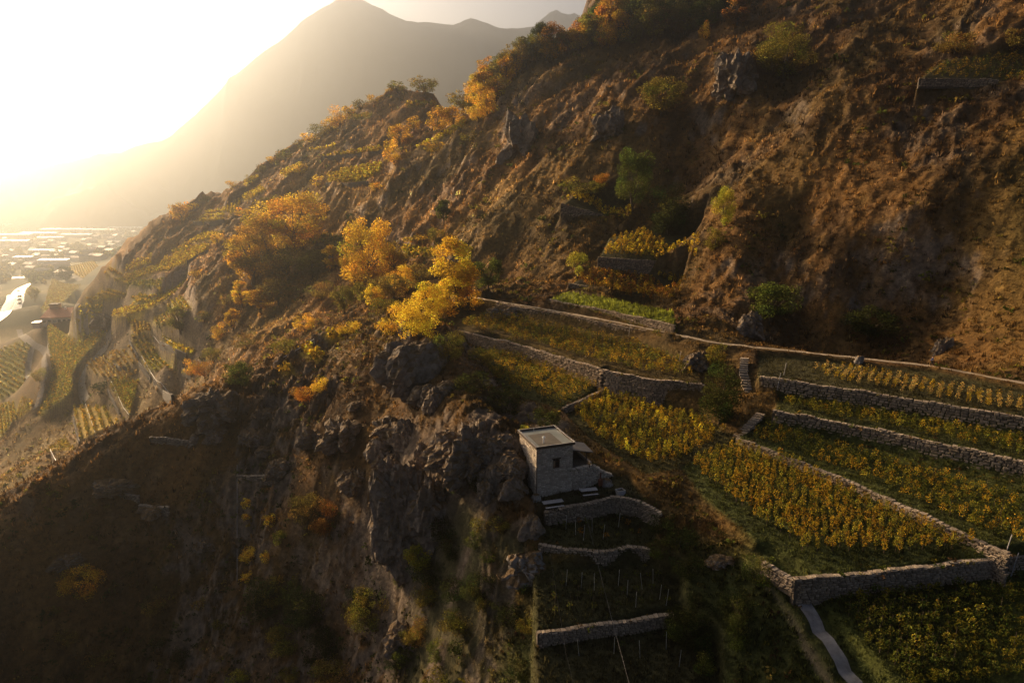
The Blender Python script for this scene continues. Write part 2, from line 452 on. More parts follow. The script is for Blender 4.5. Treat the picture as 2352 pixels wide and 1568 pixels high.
# terraces: outline with heights
TERR = dict(
    C=[(1052,722,-27.6),(1130,706,-27.3),(1300,742,-27.3),(1440,772,-27.6),(1590,828,-28.3),(1612,884,-29.8),(1500,873,-29.8),(1385,850,-29.6),(1200,795,-29.4),(1040,757,-29.2)],
    D=[(1075,790,-31.4),(1140,795,-31.3),(1280,845,-31.9),(1392,892,-32.6),(1292,940,-33.6),(1200,912,-33.4),(1140,880,-33.0)],
    A=[(1300,946,-34.0),(1392,896,-33.6),(1600,962,-34.2),(1680,1003,-34.2),(1570,1075,-35.1),(1480,1088,-35.2),(1350,1010,-34.7)],
    A2=[(1570,1075,-35.1),(1685,1012,-34.4),(2000,1130,-35.2),(2315,1282,-35.8),(2310,1292,-35.9),(2100,1308,-36.2),(1835,1334,-36.5),(1740,1240,-36.2),(1620,1140,-35.6)],
    S1=[(1700,1006,-33.6),(1752,962,-32.7),(2000,1020,-33.0),(2352,1112,-33.3),(2500,1160,-33.5),(2500,1330,-34.8),(2318,1272,-34.7),(2000,1124,-34.2)],
    S2=[(1785,946,-30.9),(1790,910,-30.4),(2000,945,-30.5),(2352,1004,-30.5),(2500,1030,-30.5),(2500,1110,-31.0),(2352,1062,-30.9),(2000,985,-30.9)],
    S3=[(1745,866,-27.9),(1745,815,-27.1),(1900,830,-27.3),(2140,858,-27.6),(2352,900,-27.7),(2500,930,-27.7),(2500,1000,-28.2),(2352,962,-28.2),(2000,903,-28.0)],
    B=[(1880,1372,-38.3),(2100,1345,-38.1),(2400,1322,-37.8),(2600,1500,-39.0),(2500,1700,-41.0),(2080,1640,-41.0),(1980,1500,-39.8)],
    YARD=[(1195,1125,-35.6),(1250,1090,-35.5),(1330,1080,-35.4),(1440,1100,-35.5),(1480,1150,-36.2),(1420,1150,-36.3),(1330,1150,-36.3),(1230,1160,-36.5)],
    L1=[(1240,1195,-38.0),(1330,1180,-38.0),(1420,1165,-37.8),(1510,1185,-37.9),(1500,1250,-38.9),(1440,1262,-39.1),(1340,1262,-39.2),(1250,1240,-39.0)],
    L2=[(1230,1310,-41.0),(1350,1305,-40.9),(1480,1296,-40.7),(1560,1330,-41.0),(1560,1395,-42.3),(1400,1420,-42.8),(1235,1445,-43.2)],
    L3=[(1230,1475,-44.4),(1400,1455,-44.1),(1560,1425,-43.8),(1640,1500,-44.6),(1660,1640,-46.5),(1240,1640,-47)],
    U4=[(1262,690,-24.1),(1300,672,-23.8),(1410,688,-23.8),(1460,700,-23.9),(1545,715,-23.9),(1548,748,-24.6),(1400,715,-24.3)],
)
TERR_Y = dict(
    U1=[(1290,470,199),(1330,445,208),(1455,472,206),(1450,500,199),(1440,516,196),(1370,490,197)],
    U2=[(1375,592,171),(1400,548,184),(1480,532,188),(1618,540,182),(1600,598,169),(1500,600,170)],
    U3=[(1305,652,160),(1370,622,170),(1480,636,170),(1580,645,166),(1555,692,156),(1460,684,157),(1400,668,159)],
    TR=[(2110,180,168),(2170,142,176),(2352,120,176),(2450,120,172),(2450,195,160),(2290,184,163)],
)
TPOLY = {k: [P_z(*p) for p in v] for k, v in TERR.items()}
TPOLY.update({k: [P_y(*p) for p in v] for k, v in TERR_Y.items()})
fields = []
for k, poly in TPOLY.items():
    poly = np.array(poly)
    c = poly.mean(0)
    Am = np.c_[poly[:, 0] - c[0], poly[:, 1] - c[1], np.ones(len(poly))]
    co = np.linalg.lstsq(Am, poly[:, 2], rcond=None)[0]
    m = (np.abs(X - c[0]) < 90) & (np.abs(Y - c[1]) < 90)
    sd = signed_dist(X[m], Y[m], poly)
    zp = co[0] * (X[m] - c[0]) + co[1] * (Y[m] - c[1]) + co[2]
    w = smooth01(1 - sd / 0.7)
    keep[m] = np.minimum(keep[m], smooth01(sd / 2.5))
    fields.append((k, m, sd, zp, w))

Cc = (X - Y) * 0.7071; Hh = (X + Y) * 0.7071
amp = np.clip(RR / 120, 0.5, 2.4)
slope_mask = np.clip((Z + 118) / 40, 0, 1)
warp = fbm(X / 40, Y / 40, o=3) * 9
warp2 = fbm(X / 11 + 31, Y / 11, o=3) * 3
rib = ridged((Cc + warp + warp2) / 17, (Hh + warp) / 52, o=3) - 0.5
rib2 = ridged((Cc - warp2) / 5.2 + 30, (Hh + warp2) / 13, o=3) - 0.5
lump = fbm(X / 7 + 5, Y / 7 - 3, o=4)
fine = fbm(X / 1.7, Y / 1.7, o=3)
crag_n = fbm(X / 23 - 40, Y / 23 + 11, o=3)
crag = 0.55 * smooth01((crag_n - 0.2) / 0.25)                                   # patches where bedrock breaks through
nearspur = smooth01((150 - Y) / 12) * smooth01((14 - X) / 10) * smooth01((Y - 48) / 10) * (0.15 + 0.85 * smooth01((X + 72) / 25))
crag = np.clip(crag + nearspur * smooth01((fbm(X / 11, Y / 11, o=3) + 0.02) / 0.2), 0, 1)
stepn = fbm(X / 6 + 91, Y / 6 + 2, o=4)
steps = np.abs(((stepn * 4) % 1.0) - 0.5) * 2
rk = ridged((X + warp2 * .6) / 6.5, (Y - warp2 * .6) / 6.5, o=4, g=0.55)
mid = fbm((X + warp2) / 4.2 + 13, Y / 4.2 - 8, o=4, g=0.55)
led = ridged((X + warp2) / 9 - 4, (Y + warp) / 9 + 2, o=4, g=0.55)
disp = amp * ((rib - rib.mean()) * 1.9 + (rib2 - rib2.mean()) * 0.4 + lump * 0.6 + mid * 0.55 + (led - led.mean()) * 1.1) + 0.3 * fine \
    + crag * (steps * 0.7 - 0.35 + (rk - rk.mean()) * 2.2) * np.clip(amp, 0.6, 1.5) * (1 + 0.9 * nearspur)
disp *= slope_mask * (0.55 + 0.45 * smooth01((Y - 90) / 60))
leftfields = smooth01((-80 - X) / 30) * smooth01((Y - 215) / 30) * smooth01((-42 - Z) / 16)
Z = Z + disp * keep * (1 - 0.95 * leftfields)
valley_f = smooth01((-125 - Z) / 15)
for k, m, sd, zp, w in fields:
    Z[m] = Z[m] * (1 - w) + (zp + 0.05 * fine[m]) * w
def corridor(pts, half, soft):
    pw = [P_z(*p) for p in pts]
    for a, b in zip(pw[:-1], pw[1:]):
        m = (np.abs(X - (a[0] + b[0]) / 2) < abs(a[0] - b[0]) / 2 + 6) & (np.abs(Y - (a[1] + b[1]) / 2) < abs(a[1] - b[1]) / 2 + 6)
        d, t = seg_dist(X[m], Y[m], a, b)
        w = smooth01(1 - (d - half) / soft)
        Z[m] = Z[m] * (1 - w) + (a[2] + t * (b[2] - a[2])) * w
        keep[m] = np.minimum(keep[m], 1 - w)
    return pw
PATHW = corridor(PATH_PTS, 1.0, 0.7)
LANEW = corridor(LANE_PTS, 1.3, 0.7)

def zat(x, y):
    x = np.asarray(x, float); y = np.asarray(y, float)
    t = np.interp(np.arctan2(x, y), TH, np.arange(NT)); l = np.interp(np.log(np.hypot(x, y) + 1e-6), LR, np.arange(NR))
    ti = np.clip(t.astype(int), 0, NT - 2); li = np.clip(l.astype(int), 0, NR - 2)
    ft, fl = t - ti, l - li
    return (Z[li, ti] * (1 - ft) + Z[li, ti + 1] * ft) * (1 - fl) + (Z[li + 1, ti] * (1 - ft) + Z[li + 1, ti + 1] * ft) * fl

MARCH = np.exp(np.linspace(math.log(28), math.log(6500), 1800))
def hit(u, v, drop=160):
    """first ground point under the sight line; slides down the picture if the line passes over the ridge"""
    for k in range(drop):
        a, s = ray(u, v + 2 * k)
        g = zat(a * MARCH, MARCH) - s * MARCH
        idx = np.argmax(g >= 0)
        if g[idx] >= 0:
            if idx == 0: y = MARCH[0]
            else:
                g0, g1 = g[idx - 1], g[idx]
                y = MARCH[idx - 1] + (MARCH[idx] - MARCH[idx - 1]) * (-g0) / (g1 - g0 + 1e-9)
            return np.array((a * y, y, float(zat(a * y, y))))
    return np.array((a * 400, 400, -150.0))

FAR = [("F1", [(115,752),(169,742),(237,751),(242,772),(216,803),(177,845),(168,873),(171,928),(103,948),(93,939),(112,892),(121,836),(117,793)], 2.0, ['yg','gold','yg']),
 ("F2", [(0,807),(45,786),(68,803),(57,836),(54,873),(0,922)], 2.4, ['yg','green','gold']), ("F3", [(0,934),(35,925),(40,953),(0,1007)], 2.0, ['yg','gold']), ("F4", [(47,915),(75,922),(70,943),(37,964)], 2.4, ['gold','yg']),
 ("G1", [(258,878),(316,866),(375,929),(300,957),(258,892)], 1.6, ['yg','gold','yg']), ("G2", [(326,822),(361,812),(405,845),(440,906),(398,915),(347,868)], 1.6, ['yg','gold']),
 ("G3", [(206,836),(251,815),(281,850),(312,845),(281,869),(234,876),(206,857)], 1.8, ['straw','golddk']), ("G4", [(256,817),(293,796),(316,834),(281,844),(262,834)], 1.8, ['straw','golddk']),
 ("G5", [(300,785),(340,771),(361,806),(328,815),(308,806)], 1.8, ['golddk','yg']), ("G6", [(375,782),(445,803),(438,817),(403,808)], 1.8, ['yg','bright']),
 ("G7", [(176,949),(239,925),(266,968),(218,1003),(190,1008)], 2.8, ['gold','yg']), ("G8", [(115,1036),(150,1012),(169,1031),(140,1055)], 2.8, ['gold','yg']),
 ("H1", [(269,758),(272,728),(322,694),(353,671),(396,640),(423,617),(417,647),(376,684),(349,704),(316,731),(279,760)], 1.9, ['bright','gold']),
 ("H2", [(366,620),(396,590),(437,573),(477,563),(474,577),(430,603),(386,620)], 2.2, ['bright','gold']), ("H3", [(265,644),(296,627),(363,610),(380,593),(380,617),(336,634),(286,657)], 1.8, ['gold','yg']),
 ("H4", [(289,657),(373,636),(363,657),(302,664)], 2.4, ['green','yg']), ("H5", [(175,721),(188,703),(235,703),(235,714),(215,734)], 1.8, ['yg','bright']), ("H6", [(450,509),(477,489),(514,479),(511,509),(470,514)], 3.2, ['gold','bright']),
 ("H7", [(517,482),(551,459),(551,472),(534,493)], 2.4, ['bright','gold']), ("H8", [(242,630),(255,613),(286,627),(269,637)], 2.2, ['gold']), ("H9", [(296,607),(346,590),(343,607),(289,625)], 1.8, ['gold','bright']),
 ("Y1", [(750,402),(830,383),(880,376),(876,392),(835,419),(755,424)], 1.6, ['bright','bright','gold']), ("Y2", [(742,357),(870,340),(885,348),(745,366)], 1.6, ['bright','gold']), ("Y3", [(930,350),(1000,315),(1072,277),(1068,292),(1000,332),(935,353)], 1.6, ['bright','bright']),
 ("Y4", [(700,347),(775,332),(770,342),(705,353)], 1.6, ['bright']), ("Y5", [(932,240),(1000,238),(1000,247),(935,247)], 1.6, ['bright','gold']), ("Y6", [(918,568),(992,575),(1000,594),(930,590)], 1.6, ['bright','yg']),
 ("Y7", [(700,556),(745,545),(790,548),(770,565),(705,566)], 1.6, ['gold','yg']), ("Y8", [(685,808),(712,798),(749,812),(729,842)], 2.0, ['gold','bright']), ("Y9", [(638,849),(668,835),(682,862),(655,872)], 2.0, ['gold','yg']), ("Y10", [(739,768),(783,757),(783,781),(759,791)], 2.0, ['gold','bright']),
 ("V1", [(120,640),(150,655),(185,655),(180,705),(130,712),(95,715)], 3.0, ['yg','golddk']), ("V2", [(145,617),(215,600),(225,612),(190,640)], 3.0, ['gold','yg']), ("H10", [(192,698),(250,662),(290,668),(240,702)], 1.8, ['gold','yg']), ("H11", [(300,692),(330,674),(352,674),(318,702)], 1.8, ['yg','gold']), ("H12", [(430,560),(470,540),(500,535),(490,552)], 1.8, ['bright','gold']),
 ("H13", [(395,585),(420,560),(440,560),(425,577)], 1.8, ['gold','yg']), ("H14", [(555,455),(600,430),(610,438),(570,462)], 1.7, ['bright','gold']), ("Y11", [(600,472),(640,455),(647,465),(610,482)], 1.7, ['bright','gold']), ("Y12", [(640,400),(690,375),(700,382),(655,408)], 1.7, ['bright','gold']),
 ("Y13", [(880,332),(905,325),(905,338),(885,345)], 1.7, ['bright','gold']), ("Y14", [(560,422),(590,405),(594,414),(565,430)], 1.7, ['bright']), ("G9", [(380,700),(420,680),(440,700),(400,730)], 1.8, ['yg','gold']), ("G10", [(350,735),(385,715),(400,740),(365,765)], 1.8, ['yg','straw']), ("G11", [(300,747),(340,730),(345,760),(310,775)], 1.8, ['gold','straw']),
 ("Z1", [(800,268),(855,262),(850,275),(800,278)], 2.0, ['yg','gold'])]
FPOLY = {}
pm = np.zeros_like(Z); pcol = np.zeros(Z.shape + (3,))
PG = dict(gold=(0.30, 0.205, 0.03), bright=(0.38, 0.275, 0.035), yg=(0.235, 0.20, 0.032), green=(0.12, 0.12, 0.025), straw=(0.24, 0.17, 0.055), golddk=(0.2, 0.14, 0.03))
far_st = []
for nm, poly, rs, cols in FAR:
    pc = np.mean(poly, 0)
    if nm[0] in 'GHF': poly = [tuple(pc + (np.array(q) - pc) * 1.1) for q in poly]
    w_ = np.array([hit(u, v) for u, v in poly]); md = np.median(w_[:, 1])
    w_ = w_[(w_[:, 1] < 1.45 * md) & (w_[:, 1] > .65 * md)]
    if len(w_) < 3: continue
    FPOLY[nm] = w_
    c = w_.mean(0)
    co = np.linalg.lstsq(np.c_[w_[:, :2] - c[:2], np.ones(len(w_))], w_[:, 2], rcond=None)[0]
    fl = 0.6 if (c[2] / c[1] < -.13 and nm[0] in 'GH') else 1.0
    ext = np.abs(w_[:, :2] - c[:2]).max() + 6
    m = (np.abs(X - c[0]) < ext) & (np.abs(Y - c[1]) < ext)
    if not m.any(): continue
    far_st.append((m, signed_dist(X[m], Y[m], w_), fl * co[0] * (X[m] - c[0]) + fl * co[1] * (Y[m] - c[1]) + co[2], cols[0]))
for m, sd, zp, c0 in far_st:
    w = smooth01(1 - sd / 1.6)
    Z[m] = Z[m] * (1 - w) + (zp + .15 * fine[m]) * w
    wi = smooth01(.5 - sd / 1.0)
    keep[m] = np.minimum(keep[m], 1 - wi); pm[m] = np.maximum(pm[m], wi)
    pcol[m] = np.where(wi[:, None] > .3, np.array(PG[c0]), pcol[m])
# ground colours (what grows or lies there, plus sunlight painted on the far flank)
dry1, dry2, dry3 = np.array((0.12, 0.063, 0.019)), np.array((0.055, 0.03, 0.011)), np.array((0.21, 0.122, 0.038))
greens, soil, rockc = np.array((0.05, 0.058, 0.016)), np.array((0.15, 0.105, 0.06)), np.array((0.135, 0.105, 0.08))
nz1 = fbm(X / 13, Y / 13 + 40, o=5, g=0.6); nz2 = fbm(X / 3.1 + 9, Y / 3.1, o=4, g=0.6)
def lerp(a, b, t): return a * (1 - t[..., None]) + b * t[..., None]
T = lerp(dry1 * np.ones(Z.shape + (3,)), dry2, smooth01(nz1 * 1.6 + 0.5))
T = lerp(T, dry3, smooth01(nz2 * 2 - 0.35) * 0.6)
mossy = smooth01((fbm(X / 28 + 70, Y / 28, o=4) - 0.02) / 0.25) * 0.18
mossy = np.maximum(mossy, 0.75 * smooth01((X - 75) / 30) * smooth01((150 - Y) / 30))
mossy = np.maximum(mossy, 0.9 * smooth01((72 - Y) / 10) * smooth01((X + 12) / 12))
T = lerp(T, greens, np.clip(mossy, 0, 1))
dZr = np.gradient(Z, axis=0) / (np.gradient(RR, axis=0) + 1e-6); dZt = np.gradient(Z, axis=1) / (np.gradient(TT, axis=1) * RR + 1e-6)
steep = np.hypot(dZr, dZt)
rockm = smooth01((steep - 1.5) / 0.8) * keep * 0.85
rockm = np.maximum(rockm, crag * keep * smooth01((nz2 + 0.1) / 0.3) * 0.7)
T = lerp(T, rockc, np.clip(rockm, 0, 1) * slope_mask)
vf0 = smooth01((RR - 480) / 80)
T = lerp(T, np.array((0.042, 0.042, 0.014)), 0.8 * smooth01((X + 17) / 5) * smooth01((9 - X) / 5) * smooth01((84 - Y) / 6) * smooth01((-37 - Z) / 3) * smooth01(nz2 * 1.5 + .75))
FIELD_COL = dict(C=(0.085, 0.06, 0.022), D=(0.06, 0.058, 0.017), A=(0.042, 0.038, 0.014), A2=(0.038, 0.044, 0.012), S1=(0.045, 0.05, 0.013), S2=(0.042, 0.044, 0.013), S3=(0.045, 0.04, 0.016),
                 B=(0.042, 0.048, 0.012), YARD=(0.045, 0.04, 0.018), L1=(0.038, 0.037, 0.014), L2=(0.038, 0.036, 0.014), L3=(0.038, 0.034, 0.014), U1=(0.06, 0.05, 0.02), U2=(0.05, 0.045, 0.016), U3=(0.045, 0.037, 0.017),
                 U4=(0.15, 0.165, 0.02), TR=(0.05, 0.04, 0.015))
for k, m, sd, zp, w in fields:
    T[m] = lerp(T[m], np.array(FIELD_COL[k]) * np.clip(1 + 0.5 * nz2[m], 0.4, 1.7)[:, None], smooth01(1 - sd / 0.6))
flank_sunlit = smooth01((Y - 175) / 60) * smooth01((45 - X) / 60)  # far-flank ground lightened in colour to stand in for golden sunlight
T = T * (1 + 1.2 * flank_sunlit * (1 - vf0))[..., None]
T = lerp(T, np.array((0.14, 0.10, 0.04)) * np.clip(1 + nz1 + nz2 * .8, 0.35, 1.8)[..., None], leftfields * 0.6)
T = lerp(T, pcol * np.clip(1 + .7 * nz2, .4, 1.7)[..., None], pm * .9)
vf = smooth01((RR - 560) / 120) * smooth01((-88 - Z) / 15)
plot_n = vnoise(np.floor((X * 0.8 + Y * 0.5) / 95) * 3.7, np.floor((X * -0.5 + Y * 0.8) / 60) * 5.3)
vf = vf * (1 - pm)
T = lerp(T, lerp(np.array((0.05, 0.055, 0.025)) * np.ones(Z.shape + (3,)), np.array((0.17, 0.135, 0.05)), smooth01(plot_n + 0.4)), vf)

def build_ground(name, r0, r1, nm):
    sub = slice(r0, r1)
    V = np.stack((X[sub], Y[sub], Z[sub]), 2).reshape(-1, 3)
    nr = r1 - r0
    ii = (np.arange(nr - 1)[:, None] * NT + np.arange(NT - 1)[None]).ravel()
    F = np.stack((ii, ii + 1, ii + NT + 1, ii + NT), 1)
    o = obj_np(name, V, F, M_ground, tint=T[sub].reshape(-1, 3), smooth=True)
    tag(o, kind="structure")
    o["label"] = nm
    return o
RSPLIT = 90 + 700
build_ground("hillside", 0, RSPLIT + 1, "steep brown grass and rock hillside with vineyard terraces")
build_ground("valley_floor", RSPLIT, NR, "hazy flat valley floor with fields below the hill")

# ------------------------------------------------------------------ ways
def densify(pts, step):
    out = [np.asarray(pts[0], float)]
    for a, b in zip(pts[:-1], pts[1:]):
        a, b = np.asarray(a, float), np.asarray(b, float)
        k = max(1, int(np.linalg.norm(b - a) / step))
        for i in range(1, k + 1): out.append(a + (b - a) * i / k)
    return np.array(out)

def smooth_line(p, it=2):
    for _ in range(it):
        q = p.copy(); q[1:-1] = (p[:-2] + 2 * p[1:-1] + p[2:]) / 4; p = q
    return p

def ribbon(name, label, pts, width, mat, lift=0.07, step=1.0, follow=True, cross=5, wob=0.0):
    p = smooth_line(densify(pts, step), 4)
    d = np.gradient(p[:, :2], axis=0); d /= np.linalg.norm(d, axis=1)[:, None] + 1e-9
    nrm = np.stack((-d[:, 1], d[:, 0]), 1)
    V = []
    for j in np.linspace(-0.5, 0.5, cross):
        w = width * (1 + wob * fbm(np.arange(len(p)) * 0.35 + (7 if j > 0 else 0), np.zeros(len(p)) + j, o=2))
        xy = p[:, :2] + nrm * (j * w)[:, None]
        z = (zat(xy[:, 0], xy[:, 1]) if follow else p[:, 2]) + lift
        V.append(np.c_[xy, z])
    V = np.stack(V, 1); k = len(p)
    ii = (np.arange(k - 1)[:, None] * cross + np.arange(cross - 1)[None]).ravel()
    F = np.stack((ii, ii + 1, ii + cross + 1, ii + cross), 1)
    o = obj_np(name, V.reshape(-1, 3), F, mat, smooth=True)
    return tag(o, label, kind="structure")

ribbon("footpath", "narrow pale dirt footpath running level across the slope", PATHW, 1.0, M_path, 0.05, 0.6, wob=1.0)
ribbon("lane", "grey concrete lane going down between vines and scrub", LANEW[1:], 1.35, M_concrete, 0.12, 0.6, wob=0.2)
def hits(l): return [hit(u, v) for u, v in l]
ribbon("farm_track", "winding gravel farm track between the lower vineyards", hits([(169,712),(171,728),(201,745),(228,749),(246,750),(256,760),(258,773),(236,801),(201,835),(185,866),(187,896),(198,922)]), 3.6, M_track, 0.25, 3)
ribbon("farm_track", "gravel farm track below the red roofed winery", hits([(44,757),(54,774),(76,794),(100,800),(110,815),(104,849),(95,902),(84,936)]), 3.6, M_track, 0.25, 3)
ribbon("farm_track", "short field track at the left vineyard edge", hits([(76,796),(70,812),(65,845),(61,873)]), 3.0, M_track, 0.28, 3)
ROADW = hits([(-40,752),(0,731),(24,710),(36,691),(41,672),(52,660),(84,647)])
ribbon("road", "sunlit two lane valley road with cars", ROADW, 15, M_asphalt, 0.5, 8)
ribbon("road_marking", "white centre line on the valley road", ROADW, 0.5, M_white, 0.58, 8, cross=2)
ribbon("road", "bright cross road beyond the valley road", hits([(-30,640),(0,638),(40,638),(75,636)]), 14, M_asphalt, 0.7, 20)
ribbon("farm_track", "straight track through the fields beyond the winery", hits([(135,617),(160,632),(185,645)]), 6, M_track, 0.6, 12)

# ------------------------------------------------------------------ dry stone walls
def stone_variants(k=9):
    out = []
    for i in range(k):
        v = []
        for sx, sy, sz in ((-1,-1,-1),(1,-1,-1),(1,1,-1),(-1,1,-1),(-1,-1,1),(1,-1,1),(1,1,1),(-1,1,1)):
            v.append((sx * random.uniform(.38, .5), sy * random.uniform(.42, .5), sz * random.uniform(.36, .5)))
        # bulging front (-y)
        fr = [0, 1, 5, 4]
        c = np.mean([v[j] for j in fr], 0)
        ins = []
        for j in fr:
            p = np.array(v[j]) * 0.72 + c * 0.28; p[1] -= random.uniform(.10, .3); ins.append(tuple(p))
        v += ins
        f = [(0,3,2,1),(4,5,6,7),(1,2,6,5),(2,3,7,6),(3,0,4,7),(8,9,10,11),(0,1,9,8),(1,5,10,9),(5,4,11,10),(4,0,8,11)]
        out.append((np.array(v), f))
    return out
STONES = stone_variants()
_stone_me = {}
def stone_mesh(i, mat):
    key = (i, mat.name)
    if key not in _stone_me:
        me = bpy.data.meshes.new("stone"); me.from_pydata([tuple(p) for p in STONES[i][0]], [], STONES[i][1]); me.materials.append(mat); _stone_me[key] = me
    return _stone_me[key]

def place_stones(parent, specs, mat, limit=300):
    """specs: (centre, angle, (w, d, h)); biggest in view become parts, the rest one mass"""
    specs = sorted(specs, key=lambda s: s[0][1] ** 2 + s[0][0] ** 2 + (1e6 if abs(s[0][0]) > 0.8 * s[0][1] else 0))
    pl = np.array(parent.location); rz = parent.rotation_euler[2]
    for c, a, d in specs[:limit]:
        o = bpy.data.objects.new("stone", stone_mesh(random.randrange(len(STONES)), mat))
        o.location = c - pl; o.rotation_euler = (random.uniform(-.06, .06), random.uniform(-.08, .08), a)
        o.scale = d
        link(o, parent)
    if len(specs) > limit:
        VV, FF, n0 = [], [], 0
        mb = MB()
        for c, a, d in specs[limit:]:
            v, f = STONES[random.randrange(len(STONES))]
            q = v * np.array(d); cr, sr = math.cos(a), math.sin(a)
            q = np.stack((q[:, 0] * cr - q[:, 1] * sr, q[:, 0] * sr + q[:, 1] * cr, q[:, 2]), 1) + (c - pl)
            mb.add(q, f)
        o = mb.build("stones", mat, parent)
        o["kind"] = "stuff"

WALLS = []
def stone_wall(label, tops, group=None, size=(0.5, 0.24), mat=None, thick=0.5, stones=True, minh=0.5, maxh=6.0, foot=0.7, limit=300, proud=0.08, cat="stone wall", raise_top=0.12, coremat=None):
    mat = mat or M_stone
    p = densify(tops, 1.2)
    d = np.gradient(p[:, :2], axis=0); d /= np.linalg.norm(d, axis=1)[:, None] + 1e-9
    nrm = np.stack((-d[:, 1], d[:, 0]), 1)
    zl = zat(p[:, 0] + nrm[:, 0] * 1.6, p[:, 1] + nrm[:, 1] * 1.6).mean(); zr = zat(p[:, 0] - nrm[:, 0] * 1.6, p[:, 1] - nrm[:, 1] * 1.6).mean()
    if zl > zr: nrm = -nrm                                     # outward = downhill
    jag = fbm(np.arange(len(p)) * 0.7 + p[0, 0], np.zeros(len(p)), o=3, g=.7) * 0.26
    zt = p[:, 2] + raise_top + jag
    zb = np.minimum(zat(p[:, 0] + nrm[:, 0] * foot, p[:, 1] + nrm[:, 1] * foot), zat(p[:, 0] + nrm[:, 0] * (foot + .8), p[:, 1] + nrm[:, 1] * (foot + .8)))
    h = np.clip(zt - zb, minh, maxh); zb = zt - h
    org = np.array((p[0, 0], p[0, 1], zb[0]))
    if stones:
        for i_ in range(len(p)): WALLS.append((p[i_, 0], p[i_, 1], zt[i_], zb[i_], nrm[i_, 0], nrm[i_, 1]))
    fo = p[:, :2] + nrm * 0.22; bo = fo - nrm * thick
    ba = fo + nrm * (0.06 * h)[:, None]                        # slight batter
    V = np.concatenate((np.c_[ba, zb - 0.4], np.c_[fo, zt], np.c_[bo, zt], np.c_[bo, zb - 0.4])) - org
    k = len(p)
    F = []
    for i in range(k - 1):
        for a in range(4):
            b_ = (a + 1) % 4
            F.append((a * k + i, a * k + i + 1, b_ * k + i + 1, b_ * k + i))
    mb = MB(); mb.add(V, F + [(0, k, 2 * k, 3 * k), (k - 1, 4 * k - 1, 3 * k - 1, 2 * k - 1)])
    o = mb.build("stone_wall", coremat or M_core)
    o.location = org
    tag(o, label, cat, group, 'thing')
    if stones:
        L = np.concatenate(([0], np.cumsum(np.linalg.norm(np.diff(fo, axis=0), axis=1))))
        specs = []
        hm = h.max(); row = 0; zc = 0.0
        while zc < hm:
            rh = size[1] * random.uniform(.75, 1.35)
            s = random.uniform(0, size[0])
            while s < L[-1]:
                w = size[0] * random.choice((.55, .8, 1.0, 1.0, 1.3, 1.7)) * random.uniform(.85, 1.1)
                m = min(s + w / 2, L[-1])
                hh = np.interp(m, L, h)
                if zc + rh * .4 < hh:
                    t = 1 - zc / hh                              # 1 at top
                    x = np.interp(m, L, fo[:, 0]); y = np.interp(m, L, fo[:, 1])
                    nx = np.interp(m, L, nrm[:, 0]); ny = np.interp(m, L, nrm[:, 1])
                    off = 0.06 * (zc) + random.uniform(-.03, proud) - 0.07
                    z = np.interp(m, L, zt) - zc - rh / 2 + 0.04
                    a = math.atan2(ny, nx) + math.pi / 2
                    specs.append((np.array((x + nx * off, y + ny * off, z)), a, (w * random.uniform(.9, 1.02), 0.3, rh * random.uniform(.86, 1.02))))
                s += w
            zc += rh
        # cap stones
        s = 0
        while s < L[-1]:
            w = size[0] * random.uniform(.8, 1.6); m = min(s + w / 2, L[-1])
            x = np.interp(m, L, fo[:, 0]); y = np.interp(m, L, fo[:, 1]); nx = np.interp(m, L, nrm[:, 0]); ny = np.interp(m, L, nrm[:, 1])
            specs.append((np.array((x - nx * .2, y - ny * .2, np.interp(m, L, zt) + .04)), math.atan2(ny, nx) + math.pi / 2, (w, thick * random.uniform(.8, 1.05), size[1] * random.uniform(.5, .95))))
            s += w
        place_stones(o, specs, mat, limit)
    return o

def Z3(l): return [P_z(*q) for q in l]
def Y3(l): return [P_y(*q) for q in l]
stone_wall("tall stone retaining wall between the upper vine field and the golden plot by the hut", Z3([(1388,851,-29.6),(1500,873,-29.8),(1612,884,-29.8)]), size=(0.6, 0.28), mat=M_stone)
stone_wall("low stone wall dividing the two middle vine fields under the footpath", Z3([(1040,757,-29.2),(1200,795,-29.4),(1384,850,-29.6)]), size=(0.62, 0.3))
stone_wall("short slanting stone wall at the end of the middle vine field", Z3([(1292,940,-33.5),(1345,915,-33.0),(1393,891,-32.6)]), size=(0.5, 0.25))
stone_wall("long grey stone wall, upper of two right of the steps", Z3([(1745,866,-27.9),(2000,903,-28.0),(2352,962,-28.2),(2480,995,-28.2)]), size=(0.7, 0.3), mat=M_stonegray)
stone_wall("long grey stone wall, lower of two right of the steps", Z3([(1775,944,-30.9),(2000,985,-30.9),(2352,1062,-30.9),(2480,1100,-31.0)]), size=(0.7, 0.3), mat=M_stonegray)
stone_wall("low stone kerb wall along the upper edge of the large golden vine plot", Z3([(1692,1006,-33.7),(2000,1127,-34.3),(2318,1275,-34.8)]), size=(0.55, 0.22), mat=M_stonegray)
stone_wall("stone retaining wall across the lower right below the golden plot", Z3([(1822,1331,-36.5),(1960,1318,-36.35),(2100,1306,-36.2),(2322,1280,-35.9),(2420,1268,-35.8)]), size=(0.52, 0.22), mat=M_stonegray)
stone_wall("short sloping stone wall beside the top of the concrete lane", Z3([(1752,1290,-36.5),(1790,1312,-36.6),(1824,1333,-36.7)]), size=(0.45, 0.2), mat=M_stonegray, maxh=1.3)
stone_wall("curved dry stone wall directly below the hut yard", Z3([(1250,1175,-36.8),(1339,1159,-36.4),(1409,1142,-36.1),(1471,1154,-36.3),(1518,1178,-36.6)]), size=(0.42, 0.2), mat=M_stonegray)
